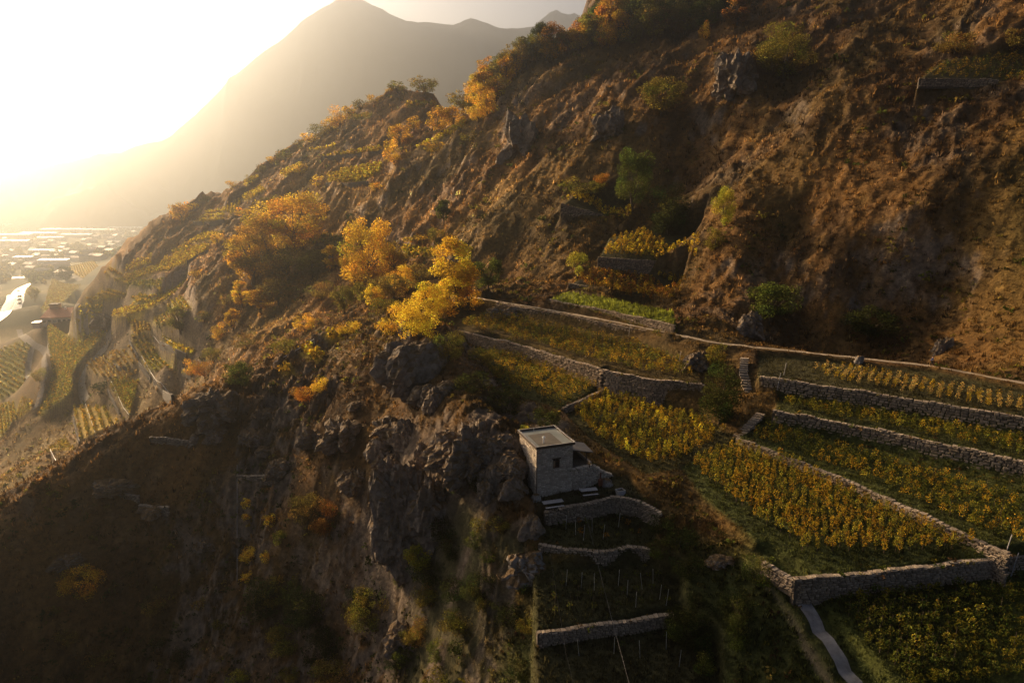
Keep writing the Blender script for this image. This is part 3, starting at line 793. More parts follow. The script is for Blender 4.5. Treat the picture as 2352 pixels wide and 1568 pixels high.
stone_wall("crumbling pale stone wall, second below the hut", Z3([(1237,1249,-39.2),(1331,1264,-39.3),(1389,1268,-39.3),(1444,1256,-39.1),(1491,1264,-39.2)]), size=(0.46, 0.22), mat=M_stonegray)
stone_wall("straight low stone wall near the bottom below the hut", Z3([(1233,1455,-43.4),(1331,1440,-43.2),(1448,1426,-42.9),(1549,1412,-42.7)]), size=(0.42, 0.2), mat=M_stonegray)
stone_wall("stone wall under the topmost small vine terrace", Y3([(1288,468,199),(1370,490,197),(1442,516,196)]), size=(0.7, 0.32), limit=200)
stone_wall("tall stone wall under the golden upper vine terrace", Y3([(1373,592,171),(1500,600,170),(1602,598,169)]), size=(0.7, 0.32), limit=260)
stone_wall("low stone wall under the reddish vine terrace", Y3([(1305,652,160),(1355,660,159.5),(1408,670,159)]), size=(0.6, 0.3), limit=150)
stone_wall("stub of stone wall at the right end of the reddish vine terrace", Y3([(1460,684,157),(1510,688,156.5),(1550,692,156)]), size=(0.6, 0.3), limit=150)
stone_wall("stone wall along the footpath below the bright green grass terrace", Z3([(1262,690,-24.1),(1400,715,-24.3),(1548,748,-24.6)]), size=(0.6, 0.28), limit=250)
stone_wall("rough stone wall holding the footpath above the middle vine field", Z3([(1140,697,-25.4),(1300,724,-25.7),(1440,752,-26.05),(1560,777,-26.4)]), size=(0.75, 0.4), mat=M_stone, limit=250)
stone_wall("dark stone wall under the vine terrace high on the right", Y3([(2110,182,167),(2200,183,165.5),(2290,185,162.5)]), size=(0.7, 0.3), limit=120, maxh=1.7)

for lab_, l_ in (("ruined low wall under the grassy crest of the dark spur", [(345,1010),(395,1014),(442,1022)]), ("short ruined wall on the dark spur slope, left of a stepped pair", [(240,1126),(282,1136),(320,1146)]), ("short ruined wall on the dark spur slope, right of a stepped pair", [(320,1166),(352,1170),(388,1172)]), ("ruined wall on the dark spur left of the yellow bushes", [(545,1100),(600,1098),(640,1100)])):
    t_ = [hit(u, v) for u, v in l_]
    for q in t_: q[2] += .5
    stone_wall(lab_, t_, size=(.6, .3), mat=M_stonegray, minh=1.3, maxh=1.6, limit=90)
fw = [("long stone wall stepping down the left terraces, nearest the spur", [(354,881),(375,907),(398,928)], 2.6), ("stone wall under the upper plot of the left terraces", [(368,795),(408,816),(429,825)], 3.2),
      ("stone wall left of the broad golden terrace plot", [(320,838),(337,860),(347,876)], 2.4), ("slanting stone wall beside the lowest staked vine rows", [(248,900),(265,933),(276,956)], 2.2),
      ("pale stone wall left of the staked vine rows near the spur", [(169,963),(174,989),(183,1022)], 2.2), ("small stone wall between two plots under the track bend", [(298,787),(307,806),(319,825)], 2.0),
      ("curved stone wall in the rounded left terrace plot", [(258,838),(276,849),(295,846)], 1.6), ("short stone wall by the orange bushes on the left terraces", [(419,857),(440,866)], 3.0),
      ("stone wall under the bright yellow field on the high ridge", [(750,428),(800,429),(845,425)], 2.2), ("stone wall under the combed vine rows near the skyline", [(445,516),(480,518),(515,513)], 2.2),
      ("long stone wall under the second high yellow field", [(738,368),(810,362),(882,353)], 2.2), ("stone wall under the long diagonal vine band", [(430,606),(478,580)], 2.0)]
for lab, l, h in fw:
    t = hits(l)
    for q in t: q[2] += h * 0.75
    stone_wall(lab, t, stones=False, minh=h, maxh=h, raise_top=0)

# ------------------------------------------------------------------ hut
HA = math.radians(20)
hx, hy, hz0 = P_z(1233, 1136, -35.75)
ux, uy = np.array((math.cos(HA), math.sin(HA))), np.array((-math.sin(HA), math.cos(HA)))
HW, HD, HH = 4.6, 5.8, 6.0
def hp(a, b, z): return np.array((hx + ux[0] * a + uy[0] * b, hy + ux[1] * a + uy[1] * b, z))
hut = empty("hut", (hx, hy, hz0 - 0.6), HA)
tag(hut, "square pale stone vineyard hut with flat roof and one small window", "hut")
def lbox(mb, x0, x1, y0, y1, z0, z1): return mb.box(((x0 + x1) / 2, (y0 + y1) / 2, (z0 + z1) / 2), (x1 - x0, y1 - y0, z1 - z0))
z0 = 0.6                                        # yard level in hut coordinates
WX0, WX1, WZ0, WZ1 = 2.05, 2.95, z0 + 3.0, z0 + 4.2
mb = MB()
lbox(mb, 0, WX0, 0, .45, 0, z0 + HH - .25); lbox(mb, WX1, HW, 0, .45, 0, z0 + HH - .25)
lbox(mb, WX0, WX1, 0, .45, 0, WZ0); lbox(mb, WX0, WX1, 0, .45, WZ1, z0 + HH - .25)
lbox(mb, 0, .45, .45, HD, 0, z0 + HH - .25); lbox(mb, HW - .45, HW, .45, HD, 0, z0 + HH - .25); lbox(mb, .45, HW - .45, HD - .45, HD, 0, z0 + HH - .25)
wallp = mb.build("wall", M_hutwall, hut)
k_st = 0
for face in ("front", "left"):
    LW = HW if face == "front" else HD
    z = 0.1
    while z < z0 + HH - .45:
        rh = random.uniform(.16, .27); s = random.uniform(0, .15)
        while s < LW - .12:
            w = min(random.uniform(.25, .62), LW - s)
            if random.random() < .93 and not (face == "front" and s + w > WX0 - .06 and s < WX1 + .06 and z + rh > WZ0 - .1 and z < WZ1 + .12):
                st = bpy.data.objects.new("stone", stone_mesh(random.randrange(9), M_hutstone))
                dpt = random.uniform(.07, .13)
                if face == "front": st.location = (s + w / 2, -.005, z + rh / 2); a = 0
                else: st.location = (-.005, LW - s - w / 2, z + rh / 2); a = -math.pi / 2
                st.rotation_euler = (0, random.uniform(-.04, .04), a); st.scale = (w * .98, dpt, rh * .97)
                link(st, wallp); k_st += 1
            s += w
        z += rh
win = MB(); lbox(win, WX0 + .02, WX1 - .02, .22, .26, WZ0, WZ1); win = win.build("window", M_glass, hut)
fr = MB()
for a0, a1, b0, b1 in ((WX0, WX0 + .1, WZ0, WZ1), (WX1 - .1, WX1, WZ0, WZ1), (WX0 + .1, WX1 - .1, WZ1 - .1, WZ1), (WX0 + .1, WX1 - .1, WZ0, WZ0 + .1), (2.46, 2.54, WZ0 + .1, WZ1 - .1)):
    lbox(fr, a0, a1, .14, .22, b0, b1)
fr.build("frame", M_darkwood, win)
bars = MB()
for x in (2.25, 2.38, 2.62, 2.75): bars.tube([(x, .09, WZ0), (x, .09, WZ1)], .014, 5)
for z in (WZ0 + .3, WZ0 + .85): bars.tube([(WX0, .075, z), (WX1, .075, z)], .016, 5)
bars.build("bars", M_rust, win)
sh = MB(); lbox(sh, WX0 + .14, WX0 + .36, .2, .215, WZ0 + .12, WZ1 - .3); sh.build("curtain", mat_noise("faded_curtain", (0.25, 0.17, 0.10), (0.35, 0.25, 0.16), 5, 0.9, 0), win)
lin = MB(); lbox(lin, WX0 - .12, WX1 + .12, -.06, .12, WZ1, WZ1 + .15); lin.build("lintel", M_darkwood, win)
roof = MB(); lbox(roof, -.12, HW + .12, -.12, HD + .12, z0 + HH - .25, z0 + HH - .1); roof = roof.build("roof", M_membrane, hut)
g = MB(); lbox(g, .5, 3.4, .35, 4.3, z0 + HH - .1, z0 + HH - .055); g.build("gravel_bed", M_gravel, roof)
rim = MB(); T0, T1 = z0 + HH - .22, z0 + HH + .1
lbox(rim, -.2, HW + .2, -.2, -.123, T0, T1); lbox(rim, -.2, HW + .2, HD + .123, HD + .2, T0, T1); lbox(rim, -.2, -.123, -.123, HD + .123, T0, T1); lbox(rim, HW + .123, HW + .2, -.123, HD + .123, T0, T1)
rim.build("rim", M_darkwood, roof)
cop = MB()
lbox(cop, -.24, HW + .24, -.24, -.06, T1, T1 + .035); lbox(cop, -.24, HW + .24, HD + .06, HD + .24, T1, T1 + .035); lbox(cop, -.24, -.06, -.06, HD + .06, T1, T1 + .035); lbox(cop, HW + .06, HW + .24, -.06, HD + .06, T1, T1 + .035)
cop.build("coping", M_concrete, roof)
vp = MB(); vp.tube([(1.3, 1.2, z0 + HH - .12), (1.3, 1.2, z0 + HH + .55)], .09, 10); vp.tube([(1.3, 1.2, z0 + HH + .62), (1.3, 1.2, z0 + HH + .72), (1.3, 1.2, z0 + HH + .8)], [.2, .2, .06], 12); vp.tube([(1.3, 1.2, z0 + HH + .55), (1.3, 1.2, z0 + HH + .62)], .04, 8)
vp.build("vent_pipe", M_white, roof)
v2 = MB(); v2.tube([(1.6, 5.1, z0 + HH - .1), (1.6, 5.1, z0 + HH + .5)], .05, 8); v2.build("vent_pipe", M_metal, roof)
dp = MB(); dp.tube([(.3, -.28, z0 + HH - .35), (.12, -.3, z0 + HH - .28), (-.06, -.26, z0 + HH - .45), (-.08, -.12, z0 + HH - 1.0), (-.09, -.1, z0 + .2)], .05, 8); dp.build("drainpipe", M_darkwood, hut)
# raised terrace with lean-to right of the hut
dk = empty("hut_terrace", tuple(hp(HW + .02, 0, hz0 - .6)), HA)
tag(dk, "raised stone terrace with dark lean-to roof at the right side of the hut", "terrace")
sl = MB(); lbox(sl, .1, 3.0, .5, 5.2, 2.85, 3.0); sl.build("floor_slab", M_gravel, dk)
b_ = MB(); lbox(b_, .05, 3.05, .45, 5.2, 0, 2.84); b_.build("base", M_core, dk)
rf = MB()
rf.add([(.1, 1.9, 4.9), (3.6, 1.7, 4.15), (3.9, 5.0, 4.15), (.1, 5.4, 4.95), (.1, 1.9, 5.0), (3.6, 1.7, 4.25), (3.9, 5.0, 4.25), (.1, 5.4, 5.05)], [(0,3,2,1),(4,5,6,7),(0,1,5,4),(1,2,6,5),(2,3,7,6),(3,0,4,7)])
rf.build("lean_to_roof", mat_noise("slate_sheet", (0.07, 0.07, 0.075), (0.13, 0.125, 0.125), 2, 0.7, 0.2), dk)
for x, y in ((2.8, 2.0), (2.95, 4.7), (1.6, 4.9)):
    ps = MB(); ps.tube([(x, y, 3.0), (x, y, 4.35)], .07, 6); ps.build("post", M_darkwood, dk)
bwl = MB(); lbox(bwl, .1, 3.0, 5.2, 5.35, 2.9, 4.6); bwl.build("back_boarding", M_darkwood, dk)
prp = MB(); lbox(prp, 2.8, 3.05, 1.0, 4.6, 3.0, 3.3); prp.build("parapet", M_hutwall, dk)
w0 = [hp(HW + .05, .35, hz0 + 2.5), hp(HW + 1.6, .42, hz0 + 2.45), hp(HW + 3.0, .7, hz0 + 2.3), hp(HW + 4.6, 1.1, hz0 + 1.2), hp(HW + 6.2, 1.5, hz0 + .3)]
stone_wall("sloping rubble stone wall holding the terrace right of the hut", w0, size=(0.38, 0.21), mat=M_hutstone, raise_top=0, maxh=3.2, minh=.5, coremat=M_hutwall)

def picnic_table(label, loc, rz, L=2.3):
    t = empty("picnic_table", loc, rz); tag(t, label, "picnic table", "picnic tables beside the hut")
    for i, y in enumerate((-.27, 0, .27)):
        m_ = MB(); lbox(m_, -L / 2, L / 2, y - .125, y + .125, .72, .77); m_.build("tabletop_plank", M_paleplank, t)
    for s_ in (-1, 1):
        m_ = MB(); lbox(m_, -L / 2 + .1, L / 2 - .1, s_ * .78 - .14, s_ * .78 + .14, .42, .46); m_.build("bench_seat", M_paleplank, t)
    for x in (-L / 2 + .35, L / 2 - .35):
        for s_ in (-1, 1):
            m_ = MB(); m_.tube([(x, s_ * .7, -.25), (x, s_ * .25, .72)], .05, 5); m_.build("leg", M_darkwood, t)
        m_ = MB(); lbox(m_, x + .07, x + .12, -.85, .85, .34, .415); m_.build("cross_beam", M_darkwood, t)
q = P_z(1270, 1130, -34.9); picnic_table("grey plank picnic table in front of the hut wall", (q[0], q[1], float(zat(q[0], q[1])) + .05), HA - .05, 2.5)
q = P_z(1352, 1114, -34.8); picnic_table("grey plank picnic table beside the terrace wall right of the hut", (q[0], q[1], float(zat(q[0], q[1])) + .05), HA - .12, 2.1)
q = P_z(1379, 1112, -35.4); q[2] = zat(q[0], q[1])
st = empty("garden_stove", tuple(q)); tag(st, "dark rusty upright garden stove beside the right picnic table", "stove")
MB().tube([(0, 0, .35), (0, 0, .5), (0, 0, 1.1), (0, 0, 1.25)], [.26, .3, .3, .16], 10).build("drum", M_rust, st)
MB().tube([(0, 0, 1.25), (0, 0, 2.0)], .09, 8).build("flue", M_rust, st)
for a in range(3): MB().tube([(.2 * math.cos(a * 2.1), .2 * math.sin(a * 2.1), -.1), (.17 * math.cos(a * 2.1), .17 * math.sin(a * 2.1), .4)], .03, 5).build("leg", M_rust, st)
q = P_z(1425, 1122, -35.6); q[2] = zat(q[0], q[1])
bx = empty("planter_box", tuple(q), .4); tag(bx, "small pale open box at the edge of the hut yard", "box")
for x0, x1, y0, y1 in ((-.5, .5, -.4, -.34), (-.5, .5, .34, .4), (-.5, -.44, -.34, .34), (.44, .5, -.34, .34)):
    m_ = MB(); lbox(m_, x0, x1, y0, y1, -.2, .4); m_.build("side_board", M_paleplank, bx)
m_ = MB(); lbox(m_, -.44, .44, -.34, .34, .1, .25); m_.build("soil", M_gravel, bx)

# ------------------------------------------------------------------ stone steps
def steps(label, pts, nst, width):
    p = densify(pts, 0.05)
    L = np.concatenate(([0], np.cumsum(np.linalg.norm(np.diff(p, axis=0), axis=1))))
    root = empty("stone_steps", tuple(p[0])); tag(root, label, "steps")
    for i in range(nst):
        s = L[-1] * (i + .5) / nst
        c = np.array([np.interp(s, L, p[:, k]) for k in range(3)])
        c2 = np.array([np.interp(min(s + .3, L[-1]), L, p[:, k]) for k in range(3)]) - np.array([np.interp(max(s - .3, 0), L, p[:, k]) for k in range(3)])
        a = math.atan2(c2[1], c2[0])
        o = bpy.data.objects.new("step", stone_mesh(random.randrange(9), M_stonegray))
        o.location = c - p[0]; o.rotation_euler = (0, 0, a + math.pi / 2); o.scale = (width * random.uniform(.9, 1.05), L[-1] / nst * 1.35, .34)
        link(o, root)
    return root
steps("stone steps climbing beside the dark ivy from the plots to the footpath", [P_y(1726, 925, 97), P_y(1715, 890, 99.5), P_y(1708, 855, 102.5), P_y(1710, 822, 106)], 17, 1.5)
steps("lower flight of stone steps beside the kerb wall corner", [P_y(1693, 1004, 89.3), P_y(1722, 978, 91), P_y(1748, 950, 93.2)], 12, 1.5)

# ------------------------------------------------------------------ rock outcrops
def ico(sub):
    import bmesh
    bm = bmesh.new(); bmesh.ops.create_icosphere(bm, subdivisions=sub, radius=1.0)
    v = np.array([p.co[:] for p in bm.verts]); f = np.array([[q.index for q in t.verts] for t in bm.faces]); bm.free()
    return v, f
ICO5, ICO4, ICO3 = ico(5), ico(4), ico(3)
def rock(name, label, u, v, wpx, hpx, depth=None, mat=None, seed=0, rough=1.0, sub=4, vert=1.6, sink=0.25, group=None, dscale=0.8, y=None):
    base = hit(u, v) if y is None else P_y(u, v, y)
    sc = base[1] / FO / 0.95
    w, h = wpx * sc, hpx * sc
    V, F = (ICO5 if sub == 5 else ICO4 if sub == 4 else ICO3)
    V = V.copy()
    s = seed * 13.7
    m = np.abs(V).max(1, keepdims=True)
    V = V * (0.7 + 0.3 / m)
    q = V * np.array((w / 2, w / 2 * dscale, h / 2))
    a = 1.0 / max(1.2, min(w, h) * 0.24)
    wx = fbm(q[:, 0] * a * .6 + s, q[:, 1] * a * .6, q[:, 2] * a * .4 + s, o=3)
    n1 = ridged(q[:, 0] * a + s + wx, q[:, 1] * a - s + wx, q[:, 2] * a / vert, o=5, g=0.6) - 0.55
    n2 = fbm(q[:, 0] * a * .45 + s, q[:, 1] * a * .45, q[:, 2] * a * .35 + s, o=3)
    n3 = fbm(q[:, 0] * a * 1.3, q[:, 1] * a * 1.3 + s, q[:, 2] * a * .8 + wx, o=4)
    st = np.floor(n3 * 5 + .5) / 5
    n4 = ridged(q[:, 0] * a * 2.7 - s, q[:, 1] * a * 2.7 + wx, q[:, 2] * a * 2.7 / vert, o=3, g=0.6) - 0.55
    k = 1 + rough * (0.42 * n1 + 0.75 * n2 + 0.45 * st + 0.16 * n4)
    q = q * k[:, None]
    top = np.clip(q[:, 2] / (h / 2), -1, 1.3)
    q[:, :2] *= (1 - 0.25 * np.clip(top, -1.2, 1))[:, None]
    q[:, 2] += h / 2 - h * (sink + .1)
    o = obj_np(name, q, F, mat or M_rock, smooth=False)
    o.location = base; o.rotation_euler = (0, 0, random.uniform(-.5, .5))
    return tag(o, label, "rock", group)

rock("rock_crag", "tall weathered crag below the yellow bushes on the spur top", 945, 885, 150, 130, seed=1, vert=2.2, sink=.1, rough=.75)
rock("rock_crag", "high grey cliff buttress left of the hut, facing the dark slope", 925, 1275, 135, 285, seed=2, sub=5, vert=3.0, sink=.06, rough=.7)
rock("rock_crag", "second pillar of the cliff, close right of the tall buttress", 990, 1215, 80, 170, seed=3, vert=2.6, sink=.1)
rock("rock_crag", "rounded rock knoll just left of the hut", 1085, 1065, 135, 110, seed=4, sub=5, vert=1.3, sink=.2)
rock("rock_crag", "lichen grey boulder between the cliff and the rock knoll", 1030, 1040, 70, 70, seed=5, vert=1.2, sink=.2)
rock("rock_crag", "broken rocks on the grassy crest above the cliff", 900, 985, 90, 45, seed=6, vert=1.0, sink=.3)
rock("rock_crag", "rock shelf at the left end of the spur crest", 490, 950, 110, 75, seed=7, vert=1.2, sink=.25)
rock("rock_crag", "dark rock hump in the middle of the spur slope", 790, 1000, 90, 60, seed=8, sink=.3)
rock("rock_crag", "pale scree rock left of the second wall below the hut", 1200, 1310, 90, 70, mat=M_palerock, seed=9, sink=.25)
rock("rock_crag", "pale boulder at the left foot of the hut", 1232, 1148, 24, 26, mat=M_palerock, seed=10, sub=3, rough=.6, sink=.3)
rock("rock_crag", "grey boulder beside the rubble wall right of the hut", 1392, 1112, 32, 24, mat=M_palerock, seed=11, sub=3, rough=.6, sink=.3)
rock("rock_crag", "white rocks in scrub left of the concrete lane", 1660, 1288, 60, 22, mat=M_palerock, seed=12, sink=.3)
rock("rock_crag", "shadowed rock outcrop at the bottom centre", 930, 1480, 90, 90, seed=13, sink=.3)
rock("rock_crag", "small pale stone in dark scrub near the bottom", 1023, 1420, 18, 22, mat=M_palerock, seed=14, sub=3, sink=.3)
rock("rock_crag", "bare rock face under the footpath beside the big wall", 1600, 842, 60, 44, seed=15, vert=1.6, sink=.2)
rock("rock_crag", "pale rock band under the left part of the footpath", 1165, 722, 70, 26, mat=M_palerock, seed=16, sink=.25)
rock("rock_crag", "rock face under the round bush right of the upper terraces", 1725, 760, 50, 55, seed=17, vert=2.0, sink=.15)
rock("rock_crag", "long leaning rock rib low on the right hillside", 2170, 800, 44, 70, seed=18, vert=3.0, sink=.5)
rock("rock_crag", "rock nose high on the dark right slope", 1690, 205, 90, 120, seed=19, vert=2.0, sink=.25)
rock("rock_crag", "striped rock slab on the ridge flank left of the gully", 1200, 330, 80, 110, seed=20, vert=2.5, sink=.35)
rock("rock_crag", "rock step below the striped slab on the ridge flank", 1400, 300, 70, 70, seed=21, vert=2, sink=.4)
0 and rock("rock_crag", "cliff edge over the valley fields at the far left", 205, 705, 55, 50, seed=22, vert=1.6, sink=.3)
0 and rock("rock_crag", "upper cliff edge over the valley near the vine band", 300, 570, 40, 30, seed=23, vert=1.6, sink=.35)
rock("rock_crag", "rock knob by the diagonal vine band on the left terraces", 245, 742, 45, 30, seed=24, sink=.3)
rock("rock_crag", "boulder standing beside the footpath on the right", 1975, 830, 22, 22, mat=M_palerock, seed=25, sub=3, sink=.3)
sp = sorted([(640, 1080, 60, 40), (1120, 1130, 60, 60), (820, 1100, 70, 50), (260, 1120, 90, 30), (350, 1170, 60, 22), (1222, 1215, 40, 50), (720, 1010, 60, 40), (150, 1290, 70, 30), (470, 1250, 50, 30)])
for i, (u, v, w, h) in enumerate(sp):
    rock("rock_crag", "low weathered rock on the shaded spur slope, %s from the left" % ordinal(i), u, v, w, h, seed=30 + i, sink=.35, group="low rocks on the spur slope")

rr_ = random.Random(5)
cl = []
for _ in range(34):
    t = rr_.random(); u = 875 + 320 * t; v = rr_.uniform(975, 1130) + (120 * rr_.random() if u < 1020 else 0)
    cl.append((u, v, rr_.uniform(28, 70), rr_.uniform(30, 80)))
for _ in range(10): cl.append((rr_.uniform(870, 1030), rr_.uniform(850, 930), rr_.uniform(26, 60), rr_.uniform(26, 60)))
for _ in range(12): cl.append((rr_.uniform(430, 860), rr_.uniform(930, 1060), rr_.uniform(20, 60), rr_.uniform(14, 36)))
cl.sort()
for i, (u, v, w, h) in enumerate(cl):
    rock("rock_crag", "jagged grey brown rock of the cliff left of the hut, %s from the left" % ordinal(i), u, v, w, h, seed=60 + i, sub=4 if w > 48 else 3, vert=rr_.uniform(1.2, 2.6), sink=.42, group="rocks of the cliff left of the hut", rough=.9)

# ------------------------------------------------------------------ foliage
def leaf_cloud(C_, size, tint, up=0.3, out=None):
    """quads (rhombs) at C_; size array; tint (N,3)"""
    n_ = len(C_)
    d = rng.normal(size=(n_, 3)); d[:, 2] += up
    if out is not None: d = d + out
    d /= np.linalg.norm(d, axis=1)[:, None] + 1e-9
    r = rng.normal(size=(n_, 3)); t = np.cross(d, r); t /= np.linalg.norm(t, axis=1)[:, None] + 1e-9
    b = np.cross(d, t)
    s = np.asarray(size).reshape(-1, 1) * np.ones((n_, 1))
    V = np.stack((C_ - t * s * .62, C_ - b * s * .42 + d * s * .06, C_ + t * s * .62, C_ + b * s * .42 + d * s * .06), 1).reshape(-1, 3)
    F = np.arange(4 * n_).reshape(-1, 4)
    return V, F, np.repeat(tint, 4, axis=0)

def tint_var(base, n_, var=0.28, hue=0.12):
    t = np.array(base) * np.exp(rng.normal(0, var, (n_, 1)))
    t = t * np.exp(rng.normal(0, hue, (n_, 3)) * np.array((1, .6, .3)))
    return np.clip(t, 0.004, 0.8)

def crown(style, color, nleaf, leaf, seed):
    """unit height crown + trunk; returns (V,F,T), trunk MB"""
    r = np.random.default_rng(seed)
    base = np.array(TINT[color])
    if style == 'round':   c0, rad, ncl, cr, tz = (0, 0, .53), (.42, .42, .42), 40, .15, .25
    elif style == 'tall':  c0, rad, ncl, cr, tz = (0, 0, .53), (.25, .25, .45), 36, .12, .2
    elif style == 'wide':  c0, rad, ncl, cr, tz = (0, 0, .48), (.62, .62, .44), 40, .19, .15
    elif style == 'shrub': c0, rad, ncl, cr, tz = (0, 0, .46), (.52, .52, .44), 18, .24, .1
    elif style == 'ivy':   c0, rad, ncl, cr, tz = (0, 0, .48), (.42, .36, .50), 34, .17, .1
    d = r.normal(size=(ncl, 3)); d /= np.linalg.norm(d, axis=1)[:, None]
    d[:, 2] = d[:, 2] * 1.0 + 0.12
    k = r.uniform(.45, 1.0, (ncl, 1)) ** .5
    cc = np.array(c0) + d * k * np.array(rad) * r.uniform(.75, 1.12, (ncl, 1))
    crs = cr * r.uniform(.6, 1.25, ncl)
    ctint = np.exp(r.normal(0, .22, (ncl, 1))) * np.exp(r.normal(0, .14, (ncl, 3)) * np.array((1, .5, .3)))
    w = crs ** 2; w /= w.sum()
    ci = r.choice(ncl, nleaf, p=w)
    e = r.normal(size=(nleaf, 3)); e /= np.linalg.norm(e, axis=1)[:, None]
    rr = r.uniform(.25, 1.0, (nleaf, 1)) ** .45
    P_ = cc[ci] + e * rr * crs[ci][:, None] * np.array((1, 1, .8))
    P_ += r.normal(0, .012, P_.shape)
    P_[:, 2] = np.maximum(P_[:, 2], .02)
    tint = np.clip(base * ctint[ci] * np.exp(r.normal(0, .22, (nleaf, 1))), .004, .8)
    V, F, T_ = leaf_cloud(P_, leaf * r.uniform(.6, 1.3, nleaf), tint, up=.2, out=e * .8)
    tr = MB()
    lean = r.normal(0, .02, 2)
    tr.tube([(0, 0, -.06), (lean[0], lean[1], tz * .6), (lean[0] * 2, lean[1] * 2, tz + .12)], [.03, .022, .014], 7)
    for j in r.choice(ncl, min(ncl, 11), replace=False):
        z_ = r.uniform(tz * .4, tz + .1); p0 = np.array((lean[0], lean[1], z_)); p2 = cc[j]; pm = (p0 + p2) / 2 + np.array((0, 0, .03))
        tr.tube([p0, pm, p2], [.012, .008, .003], 5)
    return (V, F, T_), tr

_crowns = {}
def get_crown(style, color, klass, var):
    key = (style, color, klass, var)
    if key not in _crowns:
        nl, lf = {'s': (520, .078), 'm': (2200, .041), 'l': (5200, .028), 'x': (10500, .0205)}[klass]
        (V, F, T_), tr = crown(style, color, nl, lf, hash((style, klass, var)) % 1000 if False else (len(style) * 31 + ord(klass) * 7 + var * 101 + ord(color[0])))
        _crowns[key] = (mesh_np("crown", V, F, M_leaf, tint=T_), tr.mesh("trunk", M_bark, True))
    return _crowns[key]

def plant(name, label, cat, u, v, hpx, wpx, color, style, group=None, klass=None, y=None, sinkz=0.0):
    b = hit(u, v) if y is None else P_y(u, v, y)
    dyp = (CY - v) / FO
    sc = b[1] / (CP + dyp * SP) / FO
    h, w = hpx * sc * 1.02, wpx * sc
    natw = {'round': .86, 'tall': .55, 'wide': 1.35, 'shrub': 1.15, 'ivy': .9}[style]
    klass = klass or ('s' if hpx < 34 else 'm' if hpx < 62 else 'l' if hpx < 110 else 'x')
    cm, tm = get_crown(style, color, klass, random.randrange(2) if klass in 's' else 0)
    root = empty(name, (b[0], b[1], b[2] - sinkz), random.uniform(0, 6.28))
    tag(root, label, cat, group)
    sx = w / natw
    for nm, me in (("crown", cm), ("trunk", tm)):
        o = bpy.data.objects.new(nm, me); o.scale = (sx, sx, h); link(o, root)
    return root

RIDGE = [(913,214,27,44,'olive','round'),(893,214,11,20,'gold','shrub'),(975,219,40,62,'olive','round'),(1040,224,26,36,'olive','shrub'),(1064,226,46,66,'olive','round'),
         (1092,238,46,50,'gold','round'),(1106,262,62,62,'yellow','round'),(1122,206,66,50,'gold','tall'),(1140,232,56,56,'yellow','round'),(1152,190,64,44,'olive','tall'),(1176,172,60,50,'olive','round'),
         (1196,158,64,50,'olive','tall'),(1222,142,58,54,'green','round'),(1246,128,66,52,'dark','tall'),(1268,124,68,58,'orange','round'),(1292,120,44,46,'gold','shrub'),(1316,124,52,58,'dull','round'),
         (1346,108,66,60,'orange','round'),(1376,96,86,64,'green','tall'),(1400,90,92,62,'orange','tall'),(1436,88,92,80,'olive','round'),(1478,86,96,86,'green','round'),(1520,74,90,80,'olive','round'),
         (1560,66,90,84,'dark','round'),(1602,50,80,80,'green','round'),(1650,40,80,80,'dark','round'),(1700,26,70,80,'dark','round')]
RIDGE += [(1110,230,70,56,'gold','tall'),(1135,212,66,50,'olive','round'),(1164,196,60,46,'gold','round'),(1186,178,58,48,'gold','round'),(1210,162,60,50,'dull','round'),(1234,146,60,52,'olive','round'),(1256,142,50,50,'gold','round'),
          (1282,132,56,54,'olive','round'),(1304,130,60,52,'orange','round'),(1332,122,62,58,'gold','round'),(1360,112,74,60,'olive','tall'),(1390,112,60,60,'gold','shrub'),(1420,104,80,70,'gold','round'),(1458,100,70,76,'olive','shrub'),(1500,96,80,80,'olive','round'),(1540,90,70,80,'dull','shrub'),
          (1580,84,70,80,'olive','round'),(1625,70,70,80,'green','round'),(1120,268,48,50,'gold','shrub'),(1080,262,40,44,'olive','shrub'),(1098,282,40,50,'yellow','shrub'),(860,238,22,40,'gold','shrub'),(828,252,26,44,'olive','shrub'),(802,266,26,40,'gold','shrub'),(760,300,28,46,'gold','shrub'),(712,330,26,40,'gold','shrub'),
          (690,345,22,36,'olive','shrub'),(630,378,20,34,'gold','shrub'),(600,398,18,30,'olive','shrub'),(535,432,18,30,'gold','shrub'),(470,466,20,36,'olive','shrub'),(440,486,26,40,'gold','shrub')]
RIDGE.sort()
for i, t in enumerate(RIDGE):
    cw = {'olive': 'olive green', 'gold': 'golden', 'yellow': 'yellow', 'green': 'green', 'dark': 'dark green', 'orange': 'orange', 'dull': 'brownish'}[t[4]]
    plant("ridge_tree", "%s tree along the ridge skyline, %s counting from the left" % (cw, ordinal(i)), "tree", *t, group="trees along the ridge skyline")

